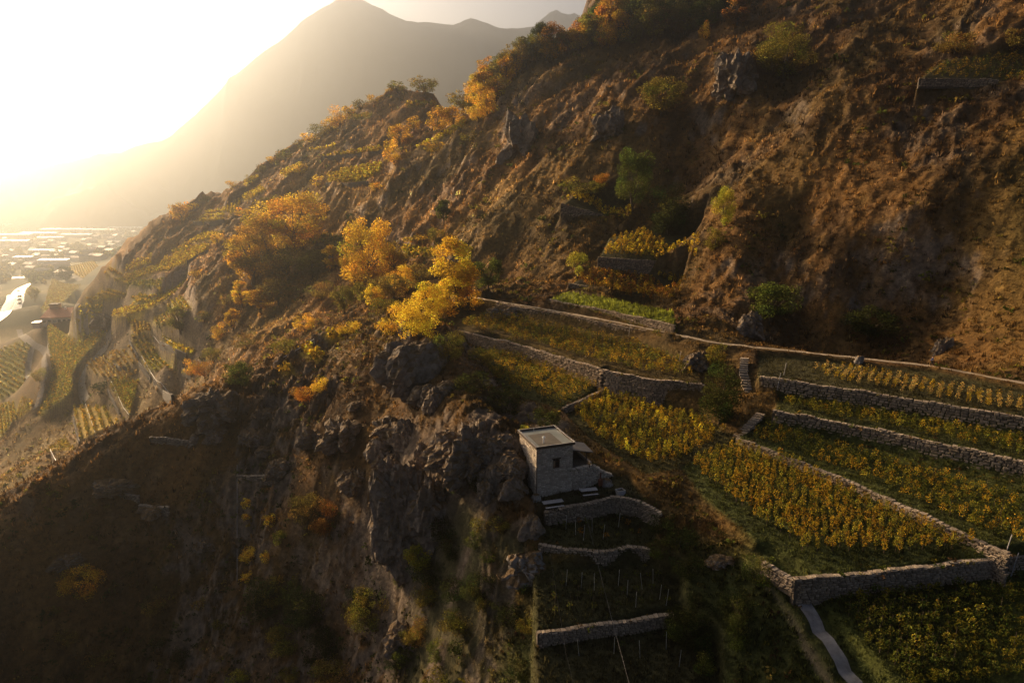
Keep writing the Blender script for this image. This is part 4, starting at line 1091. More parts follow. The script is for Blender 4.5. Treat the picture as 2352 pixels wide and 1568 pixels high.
TREES = [
 (850,668,158,118,'yellow','round',"largest golden yellow tree in the gully left of centre"),
 (1046,700,146,96,'bright','tall',"brightest tall yellow tree beside the start of the footpath"),
 (988,735,82,88,'bright','round',"glowing yellow tree with bare branches just above the spur bushes"),
 (1010,735,60,80,'gold','round',"golden tree between the two brightest trees at the spur top"),
 (680,580,122,112,'gold','round',"broad hazy golden tree, topmost of the big gully group"),
 (625,625,118,100,'gold','round',"hazy golden tree in the middle of the big gully group"),
 (580,650,118,76,'gold','tall',"hazy golden tree at the left edge of the big gully group"),
 (660,650,80,90,'dull','round',"brownish tree at the foot of the big gully group"),
 (557,706,62,44,'yellow','tall',"slim bright yellow tree in the steep gully below the big trees"),
 (535,760,50,34,'gold','tall',"small golden tree lower in the steep gully"),
 (762,622,56,46,'yellow','tall',"slender yellow tree left of the largest golden tree"),
 (790,722,66,56,'olive','round',"olive tree on the slope left of the largest golden tree"),
 (840,700,60,62,'olive','round',"olive tree at the foot of the largest golden tree"),
 (862,712,58,48,'yellow','round',"small yellow tree below the largest golden tree"),
 (905,690,64,80,'dull','round',"brownish tree between the two big yellow trees"),
 (1122,668,78,72,'green','round',"dark green tree right of the brightest yellow tree"),
 (1020,518,56,38,'green','tall',"dark green columnar tree alone on the brown slope"),
 (1003,560,42,44,'olive','shrub',"olive bush below the columnar tree"),
 (960,562,30,70,'gold','shrub',"golden hedge bush above the small bright vine plot"),
 (1008,308,56,50,'gold','round',"golden tree at the top of the yellow vine strip, left of a pair"),
 (1042,292,44,46,'gold','round',"golden tree at the top of the yellow vine strip, right of a pair"),
 (918,332,42,52,'gold','round',"golden tree on the high terraces under the round hills"),
 (950,302,32,36,'gold','round',"small golden tree beside the dark gully on the high terraces"),
 (905,378,46,44,'gold','shrub',"golden bush between the two high yellow fields"),
 (418,512,42,48,'gold','round',"hazy golden tree on the hill edge above the valley town"),
 (655,372,30,38,'olive','round',"small tree on the hazy left skyline"),
 (572,422,22,26,'olive','shrub',"tiny bush on the hazy left skyline"),
 (780,292,40,60,'gold','shrub',"golden scrub on the skyline left of the round hills"),
 (740,318,36,56,'olive','shrub',"olive scrub on the skyline lower left of the round hills"),
 (553,890,62,68,'green','round',"round green tree on the spur crest"),
 (652,815,48,66,'olive','wide',"olive bushes in the hollow behind the spur crest"),
 (705,925,46,62,'orange','shrub',"orange bush on the spur slope under the tilted vine rows"),
 (735,905,44,40,'yellow','shrub',"yellow bush right of the orange bush on the spur slope"),
 (415,765,62,50,'olive','tall',"dark conical tree on the left terraces"),
 (470,868,46,50,'orange','shrub',"orange bush at the edge of the left terraces"),
 (440,862,34,40,'gold','shrub',"golden bush at the edge of the left terraces"),
 (232,905,30,38,'dark','shrub',"dark round bush beside the farm track"),
 (92,880,40,34,'olive','shrub',"hazy bush between the two farm tracks"),
 (570,800,36,60,'dull','shrub',"brown bush low in the steep gully"),
 (195,1368,72,108,'gold','wide',"lone golden bush on the dark lower left slope"),
 (566,1168,26,26,'yellow','shrub',"small yellow bush, topmost of the lower slope group"),
 (567,1196,22,24,'gold','shrub',"small dull bush right under the topmost yellow bush"),
 (620,1208,30,32,'yellow','shrub',"small yellow bush right of the topmost one on the lower slope"),
 (640,1252,36,36,'lime','shrub',"yellow green bush on the dark lower slope"),
 (570,1293,46,36,'yellow','shrub',"pointed yellow bush in the dark lower slope group"),
 (610,1294,32,22,'yellow','shrub',"thin yellow bush right of the pointed one"),
 (568,1338,24,30,'yellow','shrub',"lowest small yellow bush of the lower slope group"),
 (708,1205,78,80,'dull','shrub',"dull golden brown bush left of the cliff"),
 (745,1225,70,70,'rust','shrub',"rust coloured bush left of the cliff"),
 (968,1318,76,66,'lime','round',"yellow green tree at the foot of the cliff"),
 (850,1445,92,104,'olive','wide',"large olive bush in the shade at bottom centre"),
 (985,1368,34,30,'dull','shrub',"small bush under the yellow green tree"),
 (1110,1135,50,60,'dark','shrub',"dark bush between the rock knoll and the hut"),
 (1055,1130,46,60,'green','shrub',"green bush under the rock knoll"),
 (540,1585,46,60,'lime','shrub',"yellow bush cut by the bottom edge of the picture"),
 (1010,1590,40,110,'olive','shrub',"olive bush at the bottom edge of the picture"),
 (700,1440,90,120,'dark','wide',"dark bush in the deep shade below the cliff"),
 (1100,1380,70,100,'dark','wide',"dark bush below the pale scree rock"),
 (1455,488,132,86,'green','ivy',"ivy covered green column of bushes beside the topmost terrace"),
 (1535,540,112,110,'dark','ivy',"dark green bushes in the gully above the golden terrace"),
 (1335,450,44,110,'olive','wide',"olive bushes along the top of the highest terrace"),
 (1385,432,34,36,'orange','shrub',"orange bush above the highest terrace"),
 (1520,266,84,96,'olive','round',"olive tree in the gully on the right hillside"),
 (1800,186,112,116,'olive','round',"big olive tree leaning out of the dark upper right slope"),
 (1768,742,100,122,'green','round',"big round bush above the footpath on the right"),
 (1996,784,86,112,'dark','round',"darkest round bush at the foot of the right hillside"),
 (1325,636,60,58,'lime','shrub',"yellow green bush at the left end of the golden terrace wall"),
 (1662,520,84,52,'lime','ivy',"yellow green creeper bush at the right end of the golden terrace"),
 (1640,575,50,50,'olive','ivy',"olive creeper mass beside the golden terrace"),
 (1652,975,142,104,'dark','ivy',"dark ivy mass hanging over the wall beside the stone steps"),
 (1640,850,60,50,'olive','ivy',"olive ivy at the top of the ivy covered wall"),
 (1108,842,48,64,'olive','shrub',"olive bush at the left corner of the middle vine field"),
 (1140,868,36,40,'olive','shrub',"second olive bush at the left corner of the middle vine field"),
 (960,782,86,130,'bright','wide',"mound of glowing yellow bushes on top of the crag"),
 (900,768,44,60,'yellow','shrub',"yellow bush at the left edge of the crag top"),
 (1030,830,70,90,'olive','wide',"olive bushes spilling down the right side of the crag"),
 (1085,905,50,90,'dark','wide',"dark scrub bush on the slope above the hut"),
 (1160,950,56,100,'dark','wide',"dark scrub bush directly behind the hut"),
 (1255,985,50,70,'dark','wide',"dark bush behind the right corner of the hut roof"),
 (1205,1000,28,26,'lime','shrub',"small leafy plant at the back left corner of the hut"),
 (1690,1440,90,110,'dark','wide',"dark bush on the left verge of the concrete lane"),
 (1580,1480,80,120,'dark','wide',"dark green bush right of the lowest stone wall"),
 (1560,1260,56,90,'dark','wide',"dark bush at the right end of the walls below the hut"),
 (1740,1340,60,80,'green','shrub',"green bush just left of the concrete lane"),
 (2330,118,50,70,'dull','shrub',"brown scrub above the high right vine terrace"),
 (2190,125,46,80,'dull','shrub',"brown bushes at the left end of the high right vine terrace"),
 (1620,92,36,30,'gold','shrub',"small golden bush among the dark ridge trees"),
 (1690,60,60,60,'rust','tall',"rusty tree in the dark upper slope"),
 (470,740,26,40,'olive','shrub',"olive bush on the steep slope left of the gully trees"),
 (520,700,30,36,'dull','shrub',"brown bush on the steep slope left of the gully trees"),
 (152,645,34,32,'dark','tall',"dark clump tree beside the valley road"),
 (80,692,36,24,'olive','round',"tree along the valley road bend"),
 (905,640,60,60,'gold','round',"golden tree right of the largest golden tree, upper of two"),
 (925,680,64,66,'yellow','round',"golden tree right of the largest golden tree, lower of two"),
 (960,660,56,60,'dull','round',"brownish tree close left of the brightest yellow tree"),
 (1075,720,60,60,'gold','round',"golden bushy tree where the footpath begins"),
 (930,735,50,60,'yellow','shrub',"yellow bush above the left part of the crag"),
 (880,725,46,56,'olive','shrub',"olive bush in the hollow left of the crag"),
 (815,650,70,60,'gold','round',"golden tree leaning left of the largest golden tree"),
 (720,640,60,70,'olive','round',"olive tree between the big gully group and the largest golden tree"),
 (740,690,44,56,'dull','shrub',"brown bush under the olive gully tree"),
 (640,700,56,60,'dull','round',"brown tree below the big gully group"),
 (600,720,50,44,'gold','tall',"golden tree below the left edge of the gully group"),
 (700,760,36,50,'gold','shrub',"golden bush above the tilted vine rows"),
 (800,770,36,60,'yellow','shrub',"yellow bush at the upper end of the tilted vine rows"),
 (505,780,34,40,'gold','shrub',"golden bush at the mouth of the steep gully"),
 (490,830,36,46,'olive','shrub',"olive bush under the mouth of the steep gully"),
 (450,640,24,36,'gold','shrub',"golden bush at the end of the diagonal vine band"),
 (500,560,26,36,'gold','shrub',"golden bush above the upper vine band"),
 (560,500,26,40,'gold','shrub',"golden bush on the hazy slope above the gully trees"),
 (620,470,24,36,'olive','shrub',"olive bush on the hazy slope above the gully trees"),
 (690,400,24,40,'gold','shrub',"golden bush left of the bright yellow field"),
 (730,430,26,30,'yellow','shrub',"yellow bush at the lower left of the bright yellow field"),
 (865,440,24,36,'gold','shrub',"golden bush below the right end of the bright yellow field"),
 (1080,330,30,40,'olive','shrub',"olive bush beside the top of the yellow strip"),
 (1000,350,26,60,'gold','shrub',"golden scrub under the yellow vine strip"),
]
for t in TREES:
    if not t[6]: continue
    u, v, hp_, wp, col, sty, lab = t
    if 'gully group' in lab: hp_, wp = hp_ * 1.1, wp * 1.25
    nm = "bush" if sty in ('shrub', 'wide') else ("ivy" if sty == 'ivy' else "tree")
    plant(nm, lab, nm, u, v, hp_, wp, col, sty)

rb_ = random.Random(21); low_b = []
for _ in range(16): low_b.append((rb_.uniform(1020, 1225), rb_.uniform(1210, 1560), rb_.uniform(28, 60), rb_.choice(['dark', 'dark', 'green', 'olive'])))
for _ in range(22): low_b.append((rb_.uniform(600, 1010), rb_.uniform(1330, 1580), rb_.uniform(30, 66), rb_.choice(['dark', 'dark', 'green', 'olive', 'dull'])))
for _ in range(10): low_b.append((rb_.uniform(60, 560), rb_.uniform(1250, 1560), rb_.uniform(20, 40), rb_.choice(['dark', 'olive', 'dull'])))
for _ in range(12): low_b.append((rb_.uniform(1510, 1720), rb_.uniform(1220, 1560), rb_.uniform(28, 56), rb_.choice(['dark', 'dark', 'green'])))
low_b.sort()
CWORD = dict(dark='dark green', green='green', olive='olive', dull='brownish')
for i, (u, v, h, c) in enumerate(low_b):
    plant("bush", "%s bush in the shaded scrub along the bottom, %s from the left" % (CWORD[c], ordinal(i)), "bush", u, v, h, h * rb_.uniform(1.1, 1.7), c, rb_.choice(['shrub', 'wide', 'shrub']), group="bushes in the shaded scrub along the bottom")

# ------------------------------------------------------------------ vines
def vine_proto(nl, leaf, hgt, wid, tint, seed, low=0.32):
    r = np.random.default_rng(seed)
    t = r.uniform(0, 1, nl)
    ang = r.uniform(0, 6.283, nl)
    prof = np.sin(np.clip(t * .9 + .12, 0, 1) * math.pi) ** .6
    rad = wid * .5 * prof * np.sqrt(r.uniform(.15, 1, nl))
    P_ = np.stack((rad * np.cos(ang), rad * np.sin(ang), hgt * (low + (1 - low) * t)), 1)
    sh = r.integers(0, 4, nl)                       # a few shoots sticking out
    for k in range(4):
        d = r.normal(0, .13, 2); m_ = sh == k
        P_[m_, 0] += d[0] * t[m_]; P_[m_, 1] += d[1] * t[m_]
    out = np.stack((np.cos(ang), np.sin(ang), 0 * ang + .2), 1)
    V, F, T_ = leaf_cloud(P_, leaf * r.uniform(.6, 1.35, nl), np.clip(np.array(tint) * np.exp(r.normal(0, .3, (nl, 1))) * np.exp(r.normal(0, .15, (nl, 3)) * np.array((1, .5, .3))), .004, .8), up=.2, out=out * .7)
    return V, F, T_

G = dict(gold=(0.36, 0.235, 0.024), golddk=(0.26, 0.165, 0.021), yg=(0.24, 0.205, 0.026), green=(0.115, 0.118, 0.02), dkgreen=(0.07, 0.077, 0.017), rust=(0.25, 0.115, 0.02), bright=(0.62, 0.44, 0.035), straw=(0.42, 0.29, 0.09))
# plot: outline, row spacing, plant spacing, colours, height, width, (leaves, leaf size), row angle from first edge, label
PLOTS = []
def plot(name, poly, rs, ps, cols, h, w, det, label, keepf=1.0, ang=0.0, world=False, far=False):
    xy = np.array([p[:2] for p in (poly if world else hits(poly))])
    PLOTS.append((name, xy, rs, ps, cols, h, w, det, label, keepf, ang, far))
TP_ = lambda k: TPOLY[k]
plot("A", [(1312,946),(1395,903),(1500,940),(1600,968),(1668,998),(1570,1062),(1490,1078),(1355,1000)], 1.25, .85, ['gold','gold','golddk','bright','yg','yg'], 1.6, .66, (95, .13), "golden leaved grapevine in the small plot between the hut and the tall wall")
plot("A2", [(1580,1076),(1690,1020),(1830,1068),(2080,1180),(2250,1256),(2200,1268),(1910,1274),(1840,1264),(1690,1160)], 1.25, .85, ['gold','gold','golddk','yg','yg'], 1.6, .66, (95, .13), "golden leaved grapevine in the large plot under the kerb wall")
plot("S1", [(1712,1000),(1770,985),(2000,1045),(2340,1140),(2352,1260),(2318,1255),(2000,1108)], 1.05, .9, ['green','yg','gold','yg','green','gold'], 1.25, .8, (56, .14), "green and yellow grapevine in the strip above the kerb wall", .97)
plot("S2", [(1800,935),(1800,918),(2000,952),(2352,1012),(2352,1050),(2000,976)], 1.05, .85, ['green','yg','yg','green','gold'], 1.25, .8, (56, .14), "green grapevine in the strip between the two long walls", .9)
plot("S3", [(1860,845),(1960,850),(2352,925),(2352,952),(2050,900),(1900,872)], 1.1, .8, ['straw','gold','straw'], 1.3, .65, (38, .16), "straw yellow grapevine in the strip under the footpath", .85)
plot("C", [(1075,738),(1130,722),(1300,757),(1440,786),(1580,838),(1590,868),(1500,860),(1385,838),(1200,785),(1060,750)], 1.1, .85, ['yg','gold','green','yg','golddk','gold'], 1.4, .85, (52, .15), "grapevine in the long field under the footpath", .95)
plot("D", [(1090,805),(1140,803),(1280,852),(1380,893),(1292,932),(1200,904),(1150,880)], 1.1, .85, ['yg','gold','yg','gold'], 1.4, .85, (52, .15), "yellow green grapevine in the middle field above the short slanting wall", .9)
plot("B", [(1905,1385),(2100,1362),(2360,1345),(2420,1568),(2100,1600),(1990,1480)], 1.15, .9, ['green','yg','green','dkgreen'], 1.35, .9, (80, .17), "dull green grapevine in the lower right field beside the concrete lane")
plot("L", [(1255,1205),(1400,1180),(1490,1195),(1480,1245),(1260,1238)], 1.5, 1.3, ['dkgreen','rust','green'], .8, .6, (30, .15), "low dark grapevine on the ledge under the curved wall", .7)
plot("L2", [(1250,1330),(1480,1310),(1540,1340),(1540,1395),(1250,1440)], 1.5, 1.3, ['dkgreen','green','dkgreen'], .8, .6, (30, .15), "low dark grapevine on the ledge above the lowest wall", .7)
plot("U1", [(1296,468),(1333,447),(1452,474),(1446,510),(1370,488)], 1.2, 1.0, ['bright','gold','bright'], 2.0, 1.0, (46, .26), "grapevine on the highest small terrace", .75)
plot("U2", [(1380,590),(1402,552),(1480,536),(1616,542),(1600,596),(1500,598)], 1.25, 1.0, ['gold','bright','gold'], 1.8, 1.0, (50, .25), "bright golden grapevine on the upper terrace", .9)
plot("U3", [(1310,652),(1372,625),(1480,639),(1576,648),(1553,690),(1460,682),(1400,666)], 1.25, 1.0, ['rust','golddk','rust','gold'], 1.7, .95, (50, .25), "rusty red grapevine on the terrace above the green grass", .9)
plot("TR", [(2118,180),(2172,146),(2352,124),(2430,124),(2430,192),(2290,184)], 1.3, 1.0, ['golddk','dkgreen'], 1.4, .9, (30, .2), "dark golden grapevine on the high right terrace", .9)
for nm, poly, rs, cols in FAR:
    if nm not in FPOLY: continue
    if rs < 2.3: rs *= .8
    if nm[0] == 'Y' or nm in ('H12', 'H14', 'H6', 'H7', 'H2'): rs *= .8
    big = nm[0] in 'FV'
    plot(nm, FPOLY[nm], rs, 1.2 if big else .85, cols, 1.6, 1.2 if big else 1.1, (11, .6) if big else (15, .62) if nm[0] == 'Y' else (15, .52), "", .97, far=True, world=True)

cand = []                                            # (dist, plot, x, y, z)
for pi, (nm, xy, rs, ps, cols, h, w, det, lab, kf, ang, far) in enumerate(PLOTS):
    e = xy[1] - xy[0] if not far else xy[2] - xy[1]
    if nm in ('S1', 'S2', 'S3', 'C'): e = xy[3] - xy[2]
    if nm == 'D': e = xy[3] - xy[1]
    if nm in ('A2', 'A'): e = xy[3] - xy[1]
    if nm in ('G7', 'G8'): e = xy[-1] - xy[0]
    a = math.atan2(e[1], e[0]) + ang
    c, s = math.cos(a), math.sin(a)
    R_ = np.array(((c, s), (-s, c)))
    q = xy @ R_.T
    x0, y0 = q.min(0); x1, y1 = q.max(0)
    if (x1 - x0) * (y1 - y0) / (rs * ps) > 12000: rs *= 1.5; ps *= 1.5
    gx, gy = np.meshgrid(np.arange(x0, x1, ps), np.arange(y0, y1, rs))
    jit = .10 if not far else .12
    gx = gx + rng.normal(0, jit * ps * 1.5, gx.shape); gy = gy + rng.normal(0, jit * rs * .7, gy.shape)
    gp = np.stack((gx.ravel(), gy.ravel()), 1) @ R_
    rowi = np.repeat(np.arange(gx.shape[0]), gx.shape[1])
    m_ = inside(gp[:, 0], gp[:, 1], xy) & (rng.uniform(size=len(gp)) < kf)
    gp = gp[m_]; rowi = rowi[m_]
    used = np.unique(rowi)
    if len(used) > 1 and gp[rowi == used[0], 1].mean() > gp[rowi == used[-1], 1].mean(): rowi = rowi.max() - rowi
    used = {r_: i_ for i_, r_ in enumerate(np.unique(rowi))}
    rank = np.zeros(len(gp), int)
    for r_ in used: w_ = np.where(rowi == r_)[0]; rank[w_[np.argsort(gp[w_, 0])]] = np.arange(len(w_))
    zz = zat(gp[:, 0], gp[:, 1])
    for p_, z_, rr_, rk_ in zip(gp, zz, rowi, rank):
        inv = abs(p_[0]) < .74 * p_[1] * .99 and (not far) and -z_ / p_[1] < .80
        cand.append((math.sqrt(p_[0] ** 2 + p_[1] ** 2 + z_ ** 2) + (0 if inv else 1e5), pi, p_[0], p_[1], z_, (used[rr_], int(rk_))))
cand.sort(key=lambda t: t[0])
PROT = {}
def proto(pi, ci, var):
    key = (pi, ci, var)
    if key not in PROT:
        nm, xy, rs, ps, cols, h, w, det, lab, kf, ang, far = PLOTS[pi]
        PROT[key] = vine_proto(det[0], det[1], h, w, G[cols[ci]], pi * 100 + ci * 10 + var)
    return PROT[key]
stake = MB(); stake.tube([(0, 0, -.1), (.02, .01, .3), (0, 0, .62)], [.035, .03, .02], 5); stake.tube([(.08, 0, -.1), (.08, .01, 1.6)], .018, 4)
stake_me = stake.mesh("trunk", M_bark)
VM = {}
SHORT = dict(A="golden vine between hut and tall wall", A2="golden vine under the kerb wall", S1="yellow green vine above the kerb wall", S2="green vine between the long walls", S3="straw vine under the footpath", C="vine in the long upper field", D="yellow green vine in the middle field",
             B="dull green vine beside the lane", L="low dark vine under the curved wall", L2="low dark vine above the lowest wall", U1="vine on the highest small terrace", U2="golden vine on the upper terrace", U3="rusty vine above green grass", TR="vine high on the right")
for d_, pi, x, y, z, (ro_, rk_) in cand[:300]:
    ci = random.randrange(len(PLOTS[pi][4])); va = random.randrange(3)
    if (pi, ci, va) not in VM:
        V, F, T_ = proto(pi, ci, va); VM[(pi, ci, va)] = mesh_np("foliage", V, F, M_leaf, tint=T_)
    o = bpy.data.objects.new("grapevine", VM[(pi, ci, va)])
    o.location = (x, y, z); o.rotation_euler = (0, 0, random.uniform(0, 6.28)); s_ = random.uniform(.82, 1.15); o.scale = (s_, s_, s_)
    link(o); tag(o, "%s, %s row from the front, %s from left" % (SHORT[PLOTS[pi][0]], ordinal(ro_), ordinal(rk_)), "grapevine", "vines: " + PLOTS[pi][8].split(" in the ")[-1].split(" on the ")[-1])
    link(bpy.data.objects.new("trunk", stake_me), o)
VV, FF, TT_, nv = [], [], [], 0
rest = {}
for d_, pi, x, y, z, _ in cand[300:]:
    rest.setdefault((pi, random.randrange(len(PLOTS[pi][4])), random.randrange(3)), []).append((x, y, z))
for key, pts in rest.items():
    V, F, T_ = proto(*key)
    pts = np.array(pts); k = len(pts)
    an = rng.uniform(0, 6.28, k); sc = rng.uniform(.8, 1.18, k)
    c, s = np.cos(an) * sc, np.sin(an) * sc
    W_ = np.stack((V[None, :, 0] * c[:, None] - V[None, :, 1] * s[:, None], V[None, :, 0] * s[:, None] + V[None, :, 1] * c[:, None], V[None, :, 2] * sc[:, None]), 2) + pts[:, None]
    tv = np.exp(rng.normal(0, .16, (k, 1, 1)))
    VV.append(W_.reshape(-1, 3)); TT_.append((T_[None] * tv).reshape(-1, 3))
    FF.append((F[None] + (np.arange(k) * len(V))[:, None, None] + nv).reshape(-1, 4)); nv += k * len(V)
sx_ = np.array([(x, y, z) for i_, (d_, pi, x, y, z, _) in enumerate(cand[300:]) if i_ % 6 == 0 and PLOTS[pi][0] in ('A', 'A2', 'B', 'C', 'D', 'S1', 'S2', 'S3', 'U2', 'U3')])
k = len(sx_); hh = rng.uniform(1.5, 2.0, k); le = rng.normal(0, .06, (k, 2)); sv = []
for (a_, b_) in ((-1, -1), (1, -1), (0, 1.2)):
    sv.append(np.stack((sx_[:, 0] + a_ * .016, sx_[:, 1] + b_ * .016, sx_[:, 2] - .1), 1)); sv.append(np.stack((sx_[:, 0] + a_ * .016 + le[:, 0], sx_[:, 1] + b_ * .016 + le[:, 1], sx_[:, 2] + hh), 1))
SV = np.stack(sv, 1)                                   # (k,6,3)
SF = (np.array([(0, 2, 3, 1), (2, 4, 5, 3), (4, 0, 1, 5)])[None] + (np.arange(k) * 6)[:, None, None]).reshape(-1, 4)
o = obj_np("vine_stakes", SV.reshape(-1, 3), SF, M_bark); tag(o, "thin pale stakes standing among the vine rows", "stakes", kind="stuff")
o = obj_np("vine_rows", np.concatenate(VV), np.concatenate(FF), M_leaf, tint=np.clip(np.concatenate(TT_), .004, .8))
tag(o, "rows of autumn grapevines filling the remaining terraces and fields", "grapevines", kind="stuff")
print("VINES", len(cand), "quads", nv // 4)

# ------------------------------------------------------------------ dry grass and scrub
def ground_sample(n_, r0, r1, a0, a1):
    th = rng.uniform(a0, a1, n_); lr = rng.uniform(math.log(r0), math.log(r1), n_)
    ti = np.clip(np.interp(th, TH, np.arange(NT)).astype(int), 0, NT - 1); li = np.clip(np.interp(lr, LR, np.arange(NR)).astype(int), 0, NR - 1)
    x = np.exp(lr) * np.sin(th); y = np.exp(lr) * np.cos(th)
    return x, y, zat(x, y), keep[li, ti], rockm[li, ti], T[li, ti], mossy[li, ti], leftfields[li, ti]
x, y, z, kp, rm, tg, ms, lf = ground_sample(135000, 46, 430, -.75, .75)
m_ = (kp > .55) & (rm < .6)
x, y, z, tg = x[m_], y[m_], z[m_], tg[m_]
k = len(x)
dist = np.hypot(x, y)
hgt = np.clip(rng.lognormal(-.9, .4, k), .12, 1.0) * np.clip(dist / 130, .8, 1.9)
V = []; Fn = 4
for j in range(Fn):
    an = rng.uniform(0, 6.28, k); ln = rng.uniform(.15, .6, k) * hgt; wd = hgt * .17
    bx_ = x + rng.normal(0, .16, k) * np.clip(dist / 120, .8, 2); by_ = y + rng.normal(0, .16, k) * np.clip(dist / 120, .8, 2)
    ca, sa = np.cos(an), np.sin(an)
    b1 = np.stack((bx_ - sa * wd, by_ + ca * wd, z - .05), 1); b2 = np.stack((bx_ + sa * wd, by_ - ca * wd, z - .05), 1)
    t3 = np.stack((bx_ + ca * ln, by_ + sa * ln, z + hgt * rng.uniform(.6, 1.1, k)), 1)
    V.append(np.stack((b1, b2, t3), 1))
V = np.concatenate(V).reshape(-1, 3)
tt = np.tile(np.repeat(np.clip(tg * np.exp(rng.normal(.18, .55, (k, 1))), .01, .6), 3, axis=0), (Fn, 1))
o = obj_np("dry_grass", V, np.arange(len(V)).reshape(-1, 3), M_leaf, tint=tt)
tag(o, "dry brown grass tufts covering the wild hillside", "grass", kind="stuff")
print("GRASS", k)
x, y, z, kp, rm, tg, ms, lf = ground_sample(60000, 46, 175, -.05, .68)
m_ = (kp < .35)
pw_ = np.array([q[:2] for q in list(densify(PATHW, 1.0)) + list(densify(LANEW, 1.0))])
for q in pw_: m_ &= (np.abs(x - q[0]) > .9) | (np.abs(y - q[1]) > .9)
x, y, z, tg = x[m_], y[m_], z[m_], tg[m_]; k = len(x)
hgt = np.clip(rng.lognormal(-1.5, .35, k), .08, .5) * np.where((tg[:, 1] > tg[:, 0] * .98) & (tg[:, 1] > .1), 2.2, 1.0); V = []
for j in range(4):
    an = rng.uniform(0, 6.28, k); ln = rng.uniform(.15, .6, k) * hgt; wd = hgt * .2
    bx_ = x + rng.normal(0, .14, k); by_ = y + rng.normal(0, .14, k); ca, sa = np.cos(an), np.sin(an)
    V.append(np.stack((np.stack((bx_ - sa * wd, by_ + ca * wd, z - .04), 1), np.stack((bx_ + sa * wd, by_ - ca * wd, z - .04), 1), np.stack((bx_ + ca * ln, by_ + sa * ln, z + hgt * rng.uniform(.6, 1.1, k)), 1)), 1))
V = np.concatenate(V).reshape(-1, 3)
tt = np.tile(np.repeat(np.clip(tg * np.exp(rng.normal(.1, .35, (k, 1))), .01, .6), 3, axis=0), (4, 1))
o = obj_np("green_grass", V, np.arange(len(V)).reshape(-1, 3), M_leaf, tint=tt)
tag(o, "short green grass growing on the terraces between the vines", "grass", kind="stuff")
x, y, z, kp, rm, tg, ms, lf = ground_sample(30000, 46, 420, -.75, .74)
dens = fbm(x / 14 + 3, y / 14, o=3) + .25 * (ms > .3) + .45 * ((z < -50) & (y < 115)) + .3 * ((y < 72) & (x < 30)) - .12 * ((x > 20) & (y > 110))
m_ = (kp > .6) & (dens > .08 - .22 * lf)
x, y, z, tg, ms = x[m_], y[m_], z[m_], tg[m_], ms[m_]
wl_ = np.array(WALLS); wi_ = rng.integers(0, len(wl_), 1500); ww = wl_[wi_]; tp = rng.uniform(size=1500) < .35
off = np.where(tp, rng.uniform(-.6, .1, 1500), rng.uniform(.3, 1.1, 1500))
wx_ = ww[:, 0] + ww[:, 4] * off + rng.normal(0, .5, 1500); wy_ = ww[:, 1] + ww[:, 5] * off + rng.normal(0, .5, 1500); wz_ = np.where(tp, ww[:, 2], zat(wx_, wy_))
nwild = len(x)
x = np.concatenate((x, wx_)); y = np.concatenate((y, wy_)); z = np.concatenate((z, wz_))
k = len(x); nl = 12
dist = np.hypot(x, y)
R0 = np.clip(rng.lognormal(-.75, .4, k), .2, 1.3) * np.clip(dist / 110, .75, 2.2)
R0[nwild:] = np.clip(rng.lognormal(-1.35, .4, k - nwild), .12, .6)
e = rng.normal(size=(k, nl, 3)); e /= np.linalg.norm(e, axis=2)[..., None]; e[..., 2] = np.abs(e[..., 2])
cen = np.stack((x, y, z), 1)[:, None] + e * (R0[:, None] * rng.uniform(.4, 1, (k, nl)))[..., None] * np.array((1, 1, .8))
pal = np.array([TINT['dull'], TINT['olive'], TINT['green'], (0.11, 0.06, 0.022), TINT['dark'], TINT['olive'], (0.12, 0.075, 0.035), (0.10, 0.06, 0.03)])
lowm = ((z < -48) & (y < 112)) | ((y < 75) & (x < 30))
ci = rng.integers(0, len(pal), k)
ci = np.where(lowm & (rng.uniform(size=k) < .6), rng.choice([2, 4, 4], k), ci)  # dark scrub grows here, with extra dark tints standing in for shade
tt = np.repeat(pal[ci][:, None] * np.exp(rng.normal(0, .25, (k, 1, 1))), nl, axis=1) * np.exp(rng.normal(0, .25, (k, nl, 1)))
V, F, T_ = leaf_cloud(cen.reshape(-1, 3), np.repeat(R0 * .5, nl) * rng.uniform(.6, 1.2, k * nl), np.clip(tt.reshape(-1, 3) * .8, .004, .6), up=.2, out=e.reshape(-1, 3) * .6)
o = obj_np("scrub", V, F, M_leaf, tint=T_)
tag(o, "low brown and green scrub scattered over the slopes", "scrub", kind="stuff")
print("SCRUB", k)

# ------------------------------------------------------------------ winery, valley houses
def gable(mb, x0, x1, y0, y1, z0, z1, over=0.4):
    ym = (y0 + y1) / 2
    x0 -= over; x1 += over; y0 -= over; y1 += over
    t = .18
    v = [(x0, y0, z0), (x1, y0, z0), (x1, ym, z1), (x0, ym, z1), (x0, y1, z0), (x1, y1, z0)]
    v += [(a, b, c + t) for a, b, c in v]
    return mb.add(v, [(0, 3, 2, 1), (3, 4, 5, 2), (6, 7, 8, 9), (9, 8, 11, 10), (0, 1, 7, 6), (4, 10, 11, 5), (0, 6, 9, 3), (3, 9, 10, 4), (1, 2, 8, 7), (2, 5, 11, 8)])
def windows(parent, xs, y, z, w, h, mat=None):
    for x in xs:
        m_ = MB(); lbox(m_, x - w / 2, x + w / 2, y - .06, y + .1, z, z + h); wv = m_.build("window", mat or M_glass, parent)
wq = hit(131, 741)
win_y = empty("winery", tuple(wq + np.array((0, 0, -.5))), math.radians(12))
tag(win_y, "long winery building with red tiled roof and tower among the vineyards", "winery")
s_ = wq[1] / FO
WL, WD = 62 * s_, 13.0
m_ = MB(); lbox(m_, -WL * .5, WL * .5, 0, WD, -2, 4.2); m_.build("wall", M_render, win_y)
m_ = MB()
